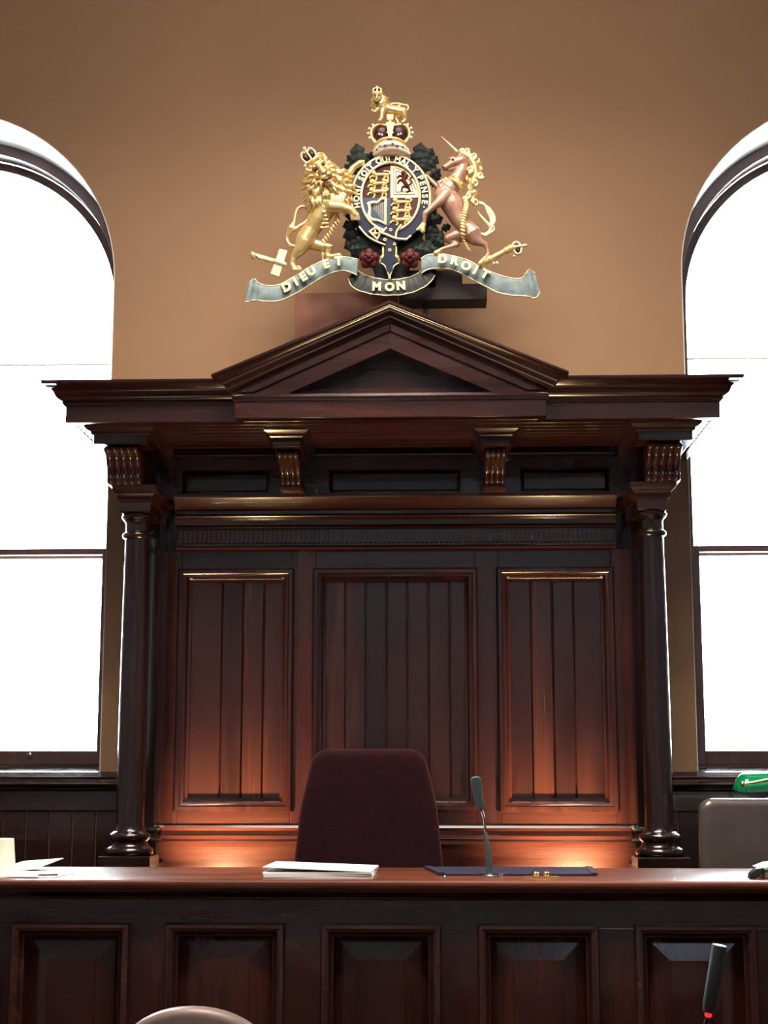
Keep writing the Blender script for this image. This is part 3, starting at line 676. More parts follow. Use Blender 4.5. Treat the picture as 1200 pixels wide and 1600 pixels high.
# buckle, strap end and chape
m = MB()
for p, q in (((578,371),(588,365)),((588,365),(596,372)),((596,372),(590,383)),((590,383),(578,371))): T_(m, [(p[0],p[1],23),(q[0],q[1],23)], 1.7)
T_(m, [(583,374,24),(591,375,25)], 1.6); T_(m, [(585,378,24),(587,370,25)], 1.3); apart('buckle', m, GILT, gar)
m = MB(); T_(m, smoothpts([(562,363,21),(568,371,22),(576,379,22),(586,385,22),(597,389.5,22),(604,392,21)],16), 1.7)
T_(m, smoothpts([(594,373,24),(605,377,25),(616,382,25),(627,384,25),(636,384,24)],16), 2.0); T_(m, [(634,385,24),(642,379,24)], 1.7)
T_(m, smoothpts([(619,380,24),(620,373,24),(624,366,24),(627,362,23)],8), 1.7); T_(m, [(599,372,24),(604,366,23)], 1.7); apart('strap_edge', m, GILT, gar)
m = MB(); m.prism_y([(A(u,v)[0],A(u,v)[2]) for u,v in ((603,362),(603,388),(602,406),(598,412),(596,418),(603,421),(604,430),(609,437),(614,430),(615,421),(622,418),(620,412),(616,406),(617,388),(621,362))], YA-19*KR, YA-23.5*KR); apart('strap_end', m, NAVY, gar, smooth=20)
for u,v in ((611,369),(602,384),(617,391),(609.5,400)):
    m = MB(); T_(m, [(p[0],p[1],24) for p in ering(1.9,1.9,(u,v),0,2*PI,12)], .75, 6); apart('eyelet', m, GILT, gar)
m = MB(); T_(m, smoothpts([(597,420,22),(602,424,22),(605,430,22),(609,441,22)],10), 1.3); T_(m, smoothpts([(622,420,22),(616,424,22),(613,430,22),(609,441,22)],10), 1.3); E_(m, (609,442,22), (2,2,2.6)); apart('chape', m, GILT, gar)
for u in (599,619):
    m = MB(); T_(m, [(u,394,18),(u,408,18)], 2.0); E_(m, (u-.5 if u<610 else u+.5,410,18), (4.8,4,4.4)); T_(m, [(u-4 if u<610 else u+4,412,18),(u-5 if u<610 else u+5,418,17)], [1.6,1]); apart('pendant', m, GOLDF, gar)
# shield: four quarters of an oval
sh = None
def quarter(a_0, a_1, mt, d=17):
    pts = [SC] + [(SC[0]+45.2*math.cos(a_0+(a_1-a_0)*i/20), SC[1]-52.2*math.sin(a_0+(a_1-a_0)*i/20)) for i in range(21)]
    m = MB(); m.prism_y([(A(*p)[0],A(*p)[2]) for p in pts], YA-6*KR, YA-d*KR); return m
sh = apart('shield', quarter(PI/2, PI, CRIMSON), CRIMSON, smooth=20)
apart('scottish_quarter', quarter(0, PI/2, GILT), GILT, sh, smooth=20); apart('irish_quarter', quarter(PI, 1.5*PI, BLUE), BLUE, sh, smooth=20); apart('english_quarter', quarter(1.5*PI, 2*PI, CRIMSON), CRIMSON, sh, smooth=20)
m = MB()
T_(m, [(4,-1,0),(14,-2,0),(22,-1,0)], [3.4,2.6,3.0]); E_(m, (1,-4,1.5), (4.2,3,4.2)); T_(m, [(3,1,0),(-3,1,1),(-5,4,1)], [1.9,1.5,1.6]); T_(m, [(5,1,0),(6,5,0),(3.5,8,0)], [2,1.5,1.6])
T_(m, [(20,1,0),(17,4,0),(19,7.5,0),(16,8,0)], [2.2,1.5,1.3,1.5]); T_(m, [(22,0,0),(24,4,0),(23,8,0),(21,8.2,0)], [2.2,1.5,1.3,1.5]); T_(m, smoothpts([(24,-2,0),(27,-5,0),(23,-7,0),(18,-7,0)],10), [1.3]*10+[1.8])
lp0 = None
m.v = [(x-A(0,0)[0], y-A(0,0)[1], z-A(0,0)[2]) for x,y,z in m.v]
kl = 1.0
pos = [(583,283,17.5),(580.5,296.5,17.5),(580,309,17.5),(617,326,17.5),(616,339.5,17.5),(615.5,353,17.5)]
for i,(u,v,d) in enumerate(pos):
    off = Vector(A(u,v,d)) - Vector(A(0,0)) + Vector(A(0,0)) - wloc(sh)
    if i == 0:
        sv = m.v; wl = wloc(sh); m.v = [(x+wl.x, y+wl.y, z+wl.z) for x,y,z in sv]
        lp0 = remesh('passant_lion', m, GOLDF, sh, .0016, 1); lp0.location = off
    else: piece(lp0, off)
m = MB(); T_(m, [(603,320,19),(603,359,19)], [2.3,1.8]); T_(m, smoothpts([(603,320,19),(596,320,19),(590,325,19),(583,325,19),(576,327,19)],14), [1.8,1.9,2,2.1,2.2,2.3,2.4,2.5,2.6,2.7,2.8,2.9,3,3,3]); T_(m, smoothpts([(577,328,19),(578,337,19),(577,345,19),(581,351,19),(592,353,19),(602,358,19)],14), [3,2.8,2.6,2.6,2.8,3,3,2.8,2.6,2.4,2.2,2,2,1.8,1.6]); apart('harp', m, GILT, sh)
m = MB()
for q in range(6): T_(m, [(600.5-q*3.1,324+q*.9,18.5),(600.5-q*3.1,355-q*3.6,18.5)], .45, 5)
apart('harp_strings', m, GILT, sh)
m = MB()
T_(m, [(634,284,18.5),(631,291,18.5),(637,300,18.5)], [4.2,3.4,3.2]); E_(m, (631,280,19.5), (4,2.6,3.8)); T_(m, [(631,285,18),(625,283,18),(621.5,286,18)], [2,1.6,1.4]); T_(m, [(630,289,18),(624,291,18),(622,295,18)], [2,1.6,1.4]); T_(m, [(635,300,18),(629,301,18),(628,306,18)], [2.2,1.6,1.5]); T_(m, [(638,300,18),(641,306,18),(637,308.5,18)], [2.4,1.6,1.5]); T_(m, smoothpts([(639,298,18),(644,294,18),(641,289,18),(644,286,18)],10), 1.1)
apart('rampant_lion', m, CRIMSON, sh)
for k_ in (0,1):
    i_ = 5+k_*3.6; x0, yb = SC[0]+i_, SC[1]-i_
    rx, ry = 45-i_, 52-i_
    arc = [(SC[0]+rx*math.cos(t), SC[1]-ry*math.sin(t)) for t in [R(q) for q in range(0,91,5)] if SC[0]+rx*math.cos(t) >= x0 and SC[1]-ry*math.sin(t) <= yb]
    pts = [(x0,yb)] + arc + [(x0,yb)]
    pts[1] = (pts[1][0], yb) if len(arc) else pts[1]; pts[-2] = (x0, pts[-2][1])
    m = MB(); T_(m, [(p[0],p[1],17.2) for p in pts], .62, 6); apart('tressure', m, CRIMSON, sh)

# --- crown and crest
m = MB()
for q in (-1,1):
    T_(m, smoothpts([(610.5+q*24,233,24),(610.5+q*29,226,24),(610.5+q*30,217,24),(610.5+q*26,209,24),(610.5+q*17,205.5,24),(610.5+q*5,207.5,24)],20), [3.4,3,2.6,2.4]+[2.1]*17)
m.prism_y([(A(u,v)[0],A(u,v)[2]) for u,v in ((603.5,206),(606.5,219),(608,232),(613,232),(614.5,219),(617.5,206))], YA-28*KR, YA-33*KR)
T_(m, smoothpts([(586,236,20),(597,233.5,34),(610.5,232.5,38),(624,233.5,34),(635,236,20)],16), 2.6); T_(m, smoothpts([(586,240,20),(597,238.5,34),(610.5,238,38),(624,238.5,34),(635,240,20)],16), 2.4)
T_(m, [(610.5,206,28),(610.5,199,28)], [4.5,2.5]); m.prism_y([(A(u,v)[0],A(u,v)[2]) for u,v in ((605,193),(606,201),(615,201),(615.5,193))], YA-22*KR, YA-32*KR)
cr = apart('crown', m, GOLDF)
for q in (-1,1):
    m = MB(); E_(m, (610.5+q*13.5,218.5,20), (13.5,11,13), q*12); E_(m, (610.5+q*14,227,25), (9.5,9,7.5)); apart('velvet_cap', m, DKRED, cr)
    for u,v in ((27.5,206),(33,211.5),(35,219),(33,226)):
        m = MB(); E_(m, (610.5+q*u,v,24), (2.1,2.1,2.1)); apart('pearl', m, PEARL, cr)
    for u,v in ((4,223),(13,226),(17,225)):
        m = MB(); E_(m, (610.5+q*u,v,35), (1.7,1.7,1.6)); apart('pearl', m, PEARL, cr)
m = MB()
T_(m, smoothpts([(587,245,18),(598,242.5,34),(610.5,241.8,39),(624,242.5,34),(636,245,18)],16), 4.6, 12); T_(m, smoothpts([(586,249,16),(598,247.5,32),(612,247,36),(625,247.5,32),(639,249,16)],16), 3.6, 12); er = apart('ermine_band', m, PEARL, cr)
for u,v,d in ((595,243.5,36),(603,245.5,41.5),(614.5,243.5,43),(622,246,40),(630,244.5,33),(590,247,29)):
    m = MB(); E_(m, (u,v,d), (2.0,1.4,1.2)); apart('ermine_spot', m, BLACKM, cr)
m = MB(); E_(m, (610,236,39), (4.6,2,1.7)); apart('jewel', m, CRIMSON, cr)
m = MB()
T_(m, [(601,179,28),(610,183,27),(620,184,26),(630,186,25)], [7.5,6.6,6,7], 14)
T_(m, [(600,180,30),(598,190,31),(597,199,31),(594,203,33)], [6,4.2,3,3]); T_(m, [(596,180,30),(590,186,34),(586,191,36),(583,189,37)], [4.4,3,2.4,2.4])
T_(m, [(631,186,26),(633,193,26),(634,199,25),(630,203.5,27)], [6.4,4,2.6,2.8]); T_(m, [(626,188,22),(619,195,21),(623,202,21)], [5,3,2.4])
T_(m, smoothpts([(635,184,22),(639,180,22),(637,175,22),(631,174,22),(622,172.5,24),(613,173.5,25),(612,177,26),(618,178,26),(626,176.5,24)],26), 1.7)
E_(m, (596,172,30), (10,8,12)); E_(m, (590.5,168,37), (7.5,6,8)); E_(m, (590,175,42), (4.4,3.6,3.6)); T_(m, [(590.5,166,43),(590,173,46)], [2,2]); E_(m, (590,171.5,46.5), (2.4,1.4,1.3))
for k in range(26):
    a = 2*PI*k/26 + (k%2)*.1; r0, r1 = 7.5, (13.5 if k%2 else 16)
    if math.sin(a) < -.5: r1 = 9.5
    T_(m, smoothpts([(592+math.cos(a)*r0, 170+math.sin(a)*r0, 36),(594+math.cos(a+.15)*(r0+r1)/2, 172+math.sin(a+.15)*(r0+r1)/2, 34),(595+math.cos(a)*r1, 174+math.sin(a)*r1, 30)],5), [2.4,2.2,2,1.6,1.2,.8], 8)
crl = remesh('crest_lion', m, GOLD, ARMS, .0022, 1)
for q in (-1,1):
    m = MB(); E_(m, (590.5+q*3.4,167,43), (1.3,1.2,1.1)); apart('eye', m, DKRED, crl)
m = MB(); T_(m, smoothpts([(585.5,175.5,44),(587,178.5,45.5),(590,179.5,46),(593,178.5,45.5),(594.5,175.5,44)],8), 1.1); apart('mouth', m, DKRED, crl)
m = MB(); T_(m, smoothpts([(584,160.5,36),(590,162,41),(597,160.5,36)],8), 2.0)
for q in (-1,1): T_(m, smoothpts([(590.3+q*5,160,38),(590.3+q*6.5,155.5,37),(590.3+q*2,153,37)],8), 1.1)
E_(m, (590,152.5,38), (2,2,2)); T_(m, [(590.3,161,41),(590.3,154,39)], 1.2); apart('lion_crown', m, GILT, crl)
m = MB(); E_(m, (590.3,157,36), (5.2,3,3.6)); apart('crown_cap', m, DKRED, crl)

# --- leaves behind, roses, ribbon, sword, sceptre
def leaf(u, v, ang, L, d=3, wd=.42):
    n = 26; a = R(ang); ca, sa = math.cos(a), math.sin(a); out = []
    for s in (1,-1):
        rng = range(n+1) if s > 0 else range(n-1,0,-1)
        for i in rng:
            t = i/n; w_ = wd*L*(math.sin(PI*min(1,t*.92+.08))**.7)*(.50+.50*abs(math.cos(PI*t*2.7)))*s if 0 < i < n else 0
            x, y = t*L, w_
            out.append((u+x*ca-y*sa, v-(x*sa+y*ca)))
    m = MB(); cx = [(A(p[0],p[1])[0], A(p[0],p[1])[2]) for p in out]
    k = len(cx); vs = [(x, YA-d*KR, z) for x,z in cx] + [(x, YA-(d+2.4)*KR, z) for x,z in cx]
    mid = []
    for i in range(n+1):
        t = i/n; mid.append(len(vs)); q = A(u+t*L*ca, v-t*L*sa); vs.append((q[0], YA-(d+2.4+4.0*math.sin(PI*t)**.6)*KR, q[2]))
    fs = [tuple(range(k-1,-1,-1))] + [(i,(i+1)%k,(i+1)%k+k,i+k) for i in range(k)]
    for i in range(n):
        up0, up1 = k+i, k+i+1
        fs.append((up0, up1, mid[i+1], mid[i]) if i else (up0, up1, mid[1]))
        lo0, lo1 = k+(k-i)%k, k+(k-i-1)%k
        if i == n-1: lo1 = k+n
        fs.append((lo1, lo0, mid[i], mid[i+1]) if i else (lo1, lo0, mid[1]))
    vs2 = vs; m.add(vs2, fs); return apart('oak_leaf', m, LEAF, smooth=30)
for a in ((562,262,100,36),(556,258,140,20),(572,252,40,16),(553,275,95,24,1),(566,272,75,26,5),(549,268,150,14,5),
          (655,262,85,36),(664,258,60,26),(668,268,50,26),(673,280,35,20),(660,276,70,26,5),(679,287,60,18,1),(672,290,-10,16,4),
          (562,338,185,24),(560,352,190,26),(560,366,195,26),(562,378,205,28),(570,388,215,28,1),(576,380,250,30,4),(560,345,225,24,5),(556,372,175,20,5),(568,392,185,24,5),
          (655,350,-5,30),(660,362,-15,30),(664,372,-8,34),(655,384,-25,36),(648,388,-45,30,1),(668,352,15,26,5),(676,378,-30,22,5),(690,362,20,16,1),(645,392,-15,32,5),(662,345,35,26,1)):
    leaf(a[0],a[1],a[2],a[3],a[4] if len(a) > 4 else 2.5)
m = MB(); m.prism_y([(A(u,v)[0],A(u,v)[2]) for u,v in ((561,262),(572,250),(648,250),(660,262),(668,300),(668,345),(655,395),(640,420),(632,445),(590,445),(582,420),(566,395),(554,345),(554,300))], YA+2*KR, YA-3*KR); apart('backing', m, LEAF, smooth=20)
def rose(u, v):
    m = MB(); E_(m, (u,v,20), (10,7,10))
    r_ = None
    for k in range(5):
        a = R(90+72*k); E_(m, (u+9*math.cos(a), v-9*math.sin(a), 19), (7.6,5,7.4))
    for k in range(5):
        a = R(54+72*k); E_(m, (u+4.6*math.cos(a), v-4.6*math.sin(a), 25), (4.6,3.4,4.4))
    E_(m, (u,v-.5,28.5), (3,2.6,3))
    return remesh('rose', m, CRIMSON, ARMS, .0026, 1)
rose(577,411.5); rose(641,412)
def ribbon(name, top, bot, dep, mt, edge=True, n=56, th=4):
    P, Q = smoothpts([(a,b,0) for a,b in top], n), smoothpts([(a,b,0) for a,b in bot], n); m = MB(); vs = []
    for layer in (0,1):
        for i in range(n+1):
            t = i/n; d = dep(t) - layer*th
            for q in range(5):
                s = q/4; vs.append(A(P[i][0]*(1-s)+Q[i][0]*s, P[i][1]*(1-s)+Q[i][1]*s, d + 1.2*math.sin(PI*s)*(1-layer)))
    fs = []; w5 = (n+1)*5
    for i in range(n):
        for q in range(4):
            a = i*5+q; fs += [(a,a+1,a+6,a+5),(w5+a+5,w5+a+6,w5+a+1,w5+a)]
        for q in (0,4):
            a = i*5+q; fs.append((a,a+5,w5+a+5,w5+a))
    for i in (0,n):
        for q in range(4): a = i*5+q; fs.append((a,w5+a,w5+a+1,a+1))
    m.add(vs, fs); r = apart(name, m, mt, smooth=40)
    if edge:
        for cv in (P,Q):
            m = MB(); T_(m, [(cv[i][0],cv[i][1],dep(i/n)) for i in range(n+1)], .85, 7); apart('gilt_edge', m, GILT, r)
    return r
lt = [(390.5,447.5),(398.5,441.5),(404,447),(411,450.5),(422,452.3),(438,449.7),(449,443.5),(465,433.5),(481,423.5),(497,414.8),(512.5,408.8),(528,406),(544,407.5),(560,411.7)]
lb = [(384,476.5),(392,475.5),(401.7,474),(411,475.5),(422,475.8),(436,474.5),(450,469),(465,461),(481,451),(497,440.5),(512.5,432.5),(528,428),(542,428.5),(558,435.5)]
rb1 = ribbon('motto_ribbon', lt, lb, lambda t: 18+6*math.sin(t*5.6+.6)+1.3*math.sin(t*70)*max(0,.42-t)*2.4, RIB)
rt = [(658,411),(669,405),(682,403.8),(695,404),(713,407.6),(731.7,414),(750,425),(768,434),(787,441.5),(805,445.5),(815,444),(820,438),(825,432.5),(834,437)]
rbm = [(659,433.5),(669,427.5),(686,425.2),(704,426.8),(719,432.5),(741,445),(759,455),(776,464.4),(796,469.5),(807,471),(816,472),(825,473.5),(834,475),(841.5,466)]
rb2 = ribbon('motto_ribbon', rt, rbm, lambda t: 18+6*math.sin((1-t)*5.6+.6)+1.3*math.sin(t*70)*max(0,t-.58)*2.4, RIB)
mt_ = [(556,421),(563,429),(575,435.5),(590,440),(611,442.5),(632,440),(646,435.5),(657,428),(664,420)]
mb_ = [(544,437),(550,450),(565,459),(588,464.5),(611,466),(634,464),(655,457),(671,446),(679,434)]
rb3 = ribbon('motto_ribbon', mt_, mb_, lambda t: 5+9*math.sin(PI*t)+.9*math.sin(t*52), RIBD)
for ch,u,v,an in (('D',449.5,454.3,24),('I',463.3,446.6,31),('E',475.3,438.8,31),('U',487.3,430.6,29),('E',511,419.8,17),('T',530,415.8,4)): letter(ch,u,v,22.5 if ch!='x' else 20,13.2,R(an),rb1,1.0,GILT,2.2)
for ch,u,v,an in (('D',691.6,414.3,-3),('R',711,417.5,-14),('O',727.6,425.2,-24),('I',742.2,432.3,-29),('T',757,438.3,-29)): letter(ch,u,v,22.5,13.2,R(an),rb2,1.0,GILT,2.2)
for ch,u,v,an in (('M',589,452.9,-3),('O',609,454,0),('N',626.5,452.3,4)): letter(ch,u,v,15.5,12.6,R(an),rb3,1.0,GILT,2.2)
m = MB(); E_(m, (396,403.5,16), (5,5,5.4)); T_(m, [(394,400,16),(397,407,16)], 3)
sw = apart('sword', m, GOLD)
m = MB()
for q in range(9): T_(m, [(402+q*3.5,402.6+q*1.05,16),(404.5+q*3.5,407.6+q*1.0,17)], 2.5)
T_(m, [(399,404,16),(432,413,16)], 2.9); apart('grip', m, GOLD, sw)
m = MB(); m.prism_y([(A(u,v)[0],A(u,v)[2]) for u,v in ((437,394.5),(449.5,397.5),(444.5,413),(437,437),(423.5,432.5),(431,413))][::-1], YA-13*KR, YA-19*KR); apart('cross_guard', m, GILT, sw, smooth=20)
m = MB(); T_(m, [(432,414,19),(446,419,20)], [4,3.2]); E_(m, (441,416,20), (5,2.4,4.4)); apart('langet', m, GILT, sw)
m = MB(); T_(m, [(758,417,16),(768,412,17),(778,407,17),(788,402,17),(797,397.5,17)], [5,4.2,4.6,4.2,5.2], 12)
for u,v,r_ in ((765,413.5,5.4),(791,400.5,5.6),(797,397.5,6)): T_(m, [(u-.8,v+.4,17),(u+.8,v-.4,17)], r_, 12)
sc_ = apart('sceptre', m, GOLDF)
m = MB(); T_(m, smoothpts([(799,396,18),(803,389,18),(809,389,18),(812,393,18)],8), 1.8); T_(m, smoothpts([(801,399,18),(806,406,18),(812,405,18),(814,398,18)],8), 1.8); T_(m, [(800,396.5,19),(814,394.5,19),(820,394,19)], [2.4,2,3]); E_(m, (802.5,410,18), (2.4,2.4,2.4)); apart('sceptre_crown', m, GILT, sc_)
m = MB(); E_(m, (808,393.5,16), (4,3.5,4)); E_(m, (809,400.5,16), (4.6,3.5,4.4)); apart('crown_cap', m, DKRED, sc_)
for u,v in ((771,420),(776,419.5)):
    m = MB(); E_(m, (u,v,17), (2.2,2.2,2.4)); apart('pearl', m, PEARL, sc_)
m = MB(); T_(m, [(757,417,18),(748,424,18)], [4.4,2.2]); apart('ferrule', m, GOLDF, sc_)
# supports behind
br = thing('steel_bracket', 'dark stepped metal bracket on a post behind the motto ribbon', 'bracket', (.14, 6.72, 3.125))
m = MB(); m.prism_y([(.02,3.663),(.415,3.663),(.415,3.737),(.305,3.737),(.305,3.802),(.02,3.802)], 6.66, 6.80); obj('bracket_box', m, BRACK, br, bevel=.003)
m = MB(); m.box(.127,.152,6.72,6.745,3.125,3.663); obj('post', m, BRACK, br)
m = MB(); m.box(.155,.185,6.60,6.70,3.78,3.90); m.box(.155,.185,6.66,6.70,3.72,3.80); obj('arm', m, BRACK, br)
tag(obj('wooden_board', MB().box(-.462,.012,6.86,6.885,3.125,3.765), WR, None, bevel=.003), 'reddish wooden board standing behind the left end of the motto ribbon', 'board')
# ------------------------------------------------------------------ chairs
def rpoly(pts, rad, n=7):                 # polygon with rounded corners
    out = []; k = len(pts)
    if not hasattr(rad, '__len__'): rad = [rad]*k
    for i in range(k):
        p = Vector(pts[i]); a = (Vector(pts[i-1])-p); b = (Vector(pts[(i+1)%k])-p)
        th = a.angle(b)/2; r = rad[i]; t = min(r/math.tan(th), a.length*.49, b.length*.49); r = t*math.tan(th)
        a.normalize(); b.normalize(); c = p + (a+b).normalized()*(r/math.sin(th)); s, e = p+a*t, p+b*t
        a0 = math.atan2(s.y-c.y, s.x-c.x); a1 = math.atan2(e.y-c.y, e.x-c.x); da = (a1-a0+PI) % (2*PI) - PI
        for q in range(n+1): out.append((c.x+r*math.cos(a0+da*q/n), c.y+r*math.sin(a0+da*q/n)))
    return out
def cushion(pts, y0, y1, edge=.03, bow=0.0, seg=5):     # upholstered slab from an outline in (x,z), softly rounded to both faces
    cx = sum(p[0] for p in pts)/len(pts); cz = sum(p[1] for p in pts)/len(pts); hw = max(abs(p[0]-cx) for p in pts)
    k = len(pts); vs = []; rings = []
    prof = [(edge*(1-math.cos(PI/2*(1-q/seg))) if False else edge*(1-math.sin(PI/2*q/seg)), edge*(1-math.cos(PI/2*q/seg))) for q in range(seg+1)]
    lay = [(ins, y0+dy) for ins,dy in prof] + [(ins, y1-dy) for ins,dy in reversed(prof)]
    nrm = []
    for i in range(k):
        d = Vector(pts[(i+1)%k]) - Vector(pts[i-1]); d.normalize(); nrm.append(Vector((-d.y, d.x)))
    def put(ins, y, s=1.0, puff=0):
        for i in range(k):
            q = Vector(pts[i]) + nrm[i]*ins
            x, z = cx+(q.x-cx)*s, cz+(q.y-cz)*s
            vs.append((x, y + bow*((x-cx)/hw)**2 + puff, z))
    for s in (.15,.4,.65,.85): put(edge, y0, s, -.008*(1-s))
    for ins,y in lay: put(ins, y)
    for s in (.85,.65,.4,.15): put(edge, y1, s, .008*(1-s))
    L = len(vs)//k; fs = [(j*k+i, j*k+(i+1)%k, (j+1)*k+(i+1)%k, (j+1)*k+i) for j in range(L-1) for i in range(k)]
    fs += [tuple(range(k-1,-1,-1)), tuple(range((L-1)*k, L*k))]
    return MB().add(vs, fs)
def office_base(t, x, y, z, h):
    m = MB(); m.lathe([(.03,.08),(.032,.16),(.022,.17),(.022,h-.03),(.06,h-.02),(.06,h)], (x,y,z), 20); obj('gas_column', m, BLACKM, t, smooth=40)
    for k in range(5):
        a = 2*PI*k/5+.3; m = MB(); m.tube([(x+.03*math.cos(a),y+.03*math.sin(a),z+.10),(x+.27*math.cos(a),y+.27*math.sin(a),z+.07)], [.022,.015], 8)
        l = obj('leg', m, BLACKM, t, smooth=50)
        m = MB(); m.lathe([(.012,-.011),(.026,-.010),(.028,0),(.026,.010),(.012,.011)], (x+.27*math.cos(a),y+.27*math.sin(a),z+.0285), 16, 'y'); obj('caster', m, BLACKP, l, smooth=40)
# judge's chair
CX = -.083
ch = thing('judges_chair', 'high-backed dark red plush chair behind the middle of the bench', 'chair', (CX, 5.95, .5))
pts = rpoly([(CX-.305,1.02),(CX+.305,1.02),(CX+.262,1.46),(CX+.212,1.672),(CX-.212,1.672),(CX-.262,1.46)], [.06,.06,.6,.075,.075,.6], 9)
obj('backrest', cushion(pts, 6.03, 6.13, .032, -.035), PLUSH, ch, smooth=180)
pts = rpoly([(CX-.27,5.60+.0),(CX+.27,5.60),(CX+.27,6.08),(CX-.27,6.08)], .07)
m = cushion(pts, 0, .11, .035); m.v = [(x, z, .90+y) for x,y,z in m.v]; obj('seat', m, PLUSH, ch, smooth=180)
m = MB(); m.tube([(CX,5.9,.90),(CX,6.10,.89),(CX,6.155,.98),(CX,6.14,1.25)], .02, 10); obj('back_bracket', m, BLACKM, ch, smooth=50)
for s in (-1,1):
    m = MB(); m.tube([(CX+s*.30,5.98,.93),(CX+s*.315,5.98,1.12),(CX+s*.31,5.72,1.13)], [.016,.016,.02], 8); m.tube([(CX+s*.2,5.9,.90),(CX+s*.30,5.98,.92)], .014, 8); obj('armrest', m, BLACKP, ch, smooth=50)
office_base(ch, CX, 5.88, .5, .40)
# taupe leather chair on the right
CX = 1.475
ch = thing('leather_chair', 'taupe leather chair back beside the right-hand column, below the green lamp', 'chair', (CX, 6.1, .5))
pts = rpoly([(CX-.300,1.02),(CX+.300,1.02),(CX+.290,1.484),(CX-.290,1.484)], [.05,.05,.05,.05], 8)
obj('backrest', cushion(pts, 6.05, 6.14, .030, -.02), TAUPE, ch, smooth=180)
pts = rpoly([(CX-.27,5.62),(CX+.27,5.62),(CX+.27,6.10),(CX-.27,6.10)], .06)
m = cushion(pts, 0, .10, .03); m.v = [(x, z, .88+y) for x,y,z in m.v]; obj('seat', m, TAUPE, ch, smooth=180)
m = MB(); m.tube([(CX,5.9,.88),(CX,6.10,.87),(CX,6.165,.98),(CX,6.15,1.2)], .02, 10); obj('back_bracket', m, BLACKM, ch, smooth=50)
office_base(ch, CX, 5.88, .5, .38)
# clerk's chair whose top just shows at the bottom of the view
CX = -.464
ch = thing('clerk_chair', 'pale brown leather chair in front of the bench, only its rounded top showing', 'chair', (CX, 4.3, 0))
pts = [(CX-.21,.52)] + [(CX+.21,.52)] + [(CX+.225*math.cos(t)*(1 if abs(math.cos(t))<.98 else 1), .775+.205*abs(math.sin(t))**.85) for t in [PI*q/24 for q in range(25)]]
obj('backrest', cushion(pts, 4.17, 4.24, .022, .05), TAUPE2, ch, smooth=180)
pts = rpoly([(CX-.23,4.22),(CX+.23,4.22),(CX+.23,4.68),(CX-.23,4.68)], .06)
m = cushion(pts, 0, .08, .025); m.v = [(x, z, .40+y) for x,y,z in m.v]; obj('seat', m, TAUPE2, ch, smooth=180)
m = MB(); m.tube([(CX,4.42,.40),(CX,4.22,.39),(CX,4.185,.45),(CX,4.235,.62)], .02, 10); obj('back_bracket', m, BLACKM, ch, smooth=50)
office_base(ch, CX, 4.45, 0, .40)

# ------------------------------------------------------------------ things on the bench
Z = 1.250
t = thing('bench_microphone', 'gooseneck microphone with a flat grey-green head standing on the bench', 'microphone', (.352,5.15,Z))
m = MB(); m.lathe([(.036,0),(.036,.006),(.030,.011),(.014,.014)], (.352,5.15,Z), 28); obj('base', m, STEEL, t, smooth=40)
m = MB(); m.tube([(.350,5.15,Z+.01),(.347,5.15,Z+.07),(.338,5.15,Z+.14)], [.0095,.010,.0055], 14); obj('stem', m, MICG, t, smooth=50)
m = MB(); m.tube(curve_pts([(.338,5.15,Z+.14),(.336,5.149,Z+.165),(.332,5.147,Z+.195),(.321,5.145,Z+.222)],12), .0045, 10); obj('gooseneck', m, STEEL, t, smooth=50)
m = MB(); pts = rpoly([(-.013,0),(.013,0),(.018,.105),(-.018,.105)], [.006,.006,.012,.012], 5); m.prism_y(pts, -.011, .011)
ca, sa = math.cos(R(9)), math.sin(R(9)); m.v = [(.322+x*ca-z*sa, 5.145+y-z*.12, Z+.218+x*sa+z*ca) for x,y,z in m.v]; obj('microphone_head', m, MICG, t, smooth=30, bevel=.004)
m = MB(); m.tube([(.3235,5.145,Z+.214),(.3225,5.145,Z+.219)], .0065, 12); obj('red_collar', m, mat('dull_red_collar', (.25,.02,.015), .4), t, smooth=50)
m = MB(); m.box(.380,.392,5.125,5.137,Z,Z+.012); obj('push_button', m, STEEL, t, bevel=.002)

t = thing('desk_blotter', 'navy leather writing blotter lying on the bench under the microphone', 'blotter', (.44,5.34,Z))
def slab(c4, z0, z1): 
    m = MB(); n = len(c4); return m.add([(x,y,z0) for x,y in c4]+[(x,y,z1) for x,y in c4], [tuple(range(n-1,-1,-1)), tuple(range(n,2*n))]+[(i,(i+1)%n,(i+1)%n+n,i+n) for i in range(n)])
obj('cover', slab([(.185,5.205),(.705,5.205),(.718,5.545),(.135,5.545)], Z+.0005, Z+.009), NAVYL, t, bevel=.002)
obj('corner_strip', slab([(.185,5.204),(.205,5.204),(.158,5.546),(.134,5.546)], Z+.0095, Z+.011), mat('navy_strip', (.03,.035,.075), .35), t)
obj('corner_strip', slab([(.685,5.204),(.706,5.204),(.719,5.546),(.697,5.546)], Z+.0095, Z+.011), bpy.data.materials['navy_strip'], t)
t = thing('pen_rest', 'small brass pen rest in front of the navy blotter', 'pen rest', (.512,5.12,Z))
m = MB(); m.box(.456,.568,5.105,5.135,Z,Z+.006); obj('tray', m, BRASS, t, bevel=.002)
for x in (.497,.530):
    m = MB(); m.lathe([(.006,.006),(.010,.009),(.011,.014),(.007,.019),(.002,.021)], (x,5.12,Z), 16); obj('knob', m, BRASS, t, smooth=50)
tag(obj('steel_stud', MB().lathe([(.007,0),(.007,.003),(.004,.007),(.001,.008)], (.205,5.12,Z), 16), STEEL, smooth=50), 'tiny bright steel stud on the bench beside the front left corner of the blotter', 'stud')

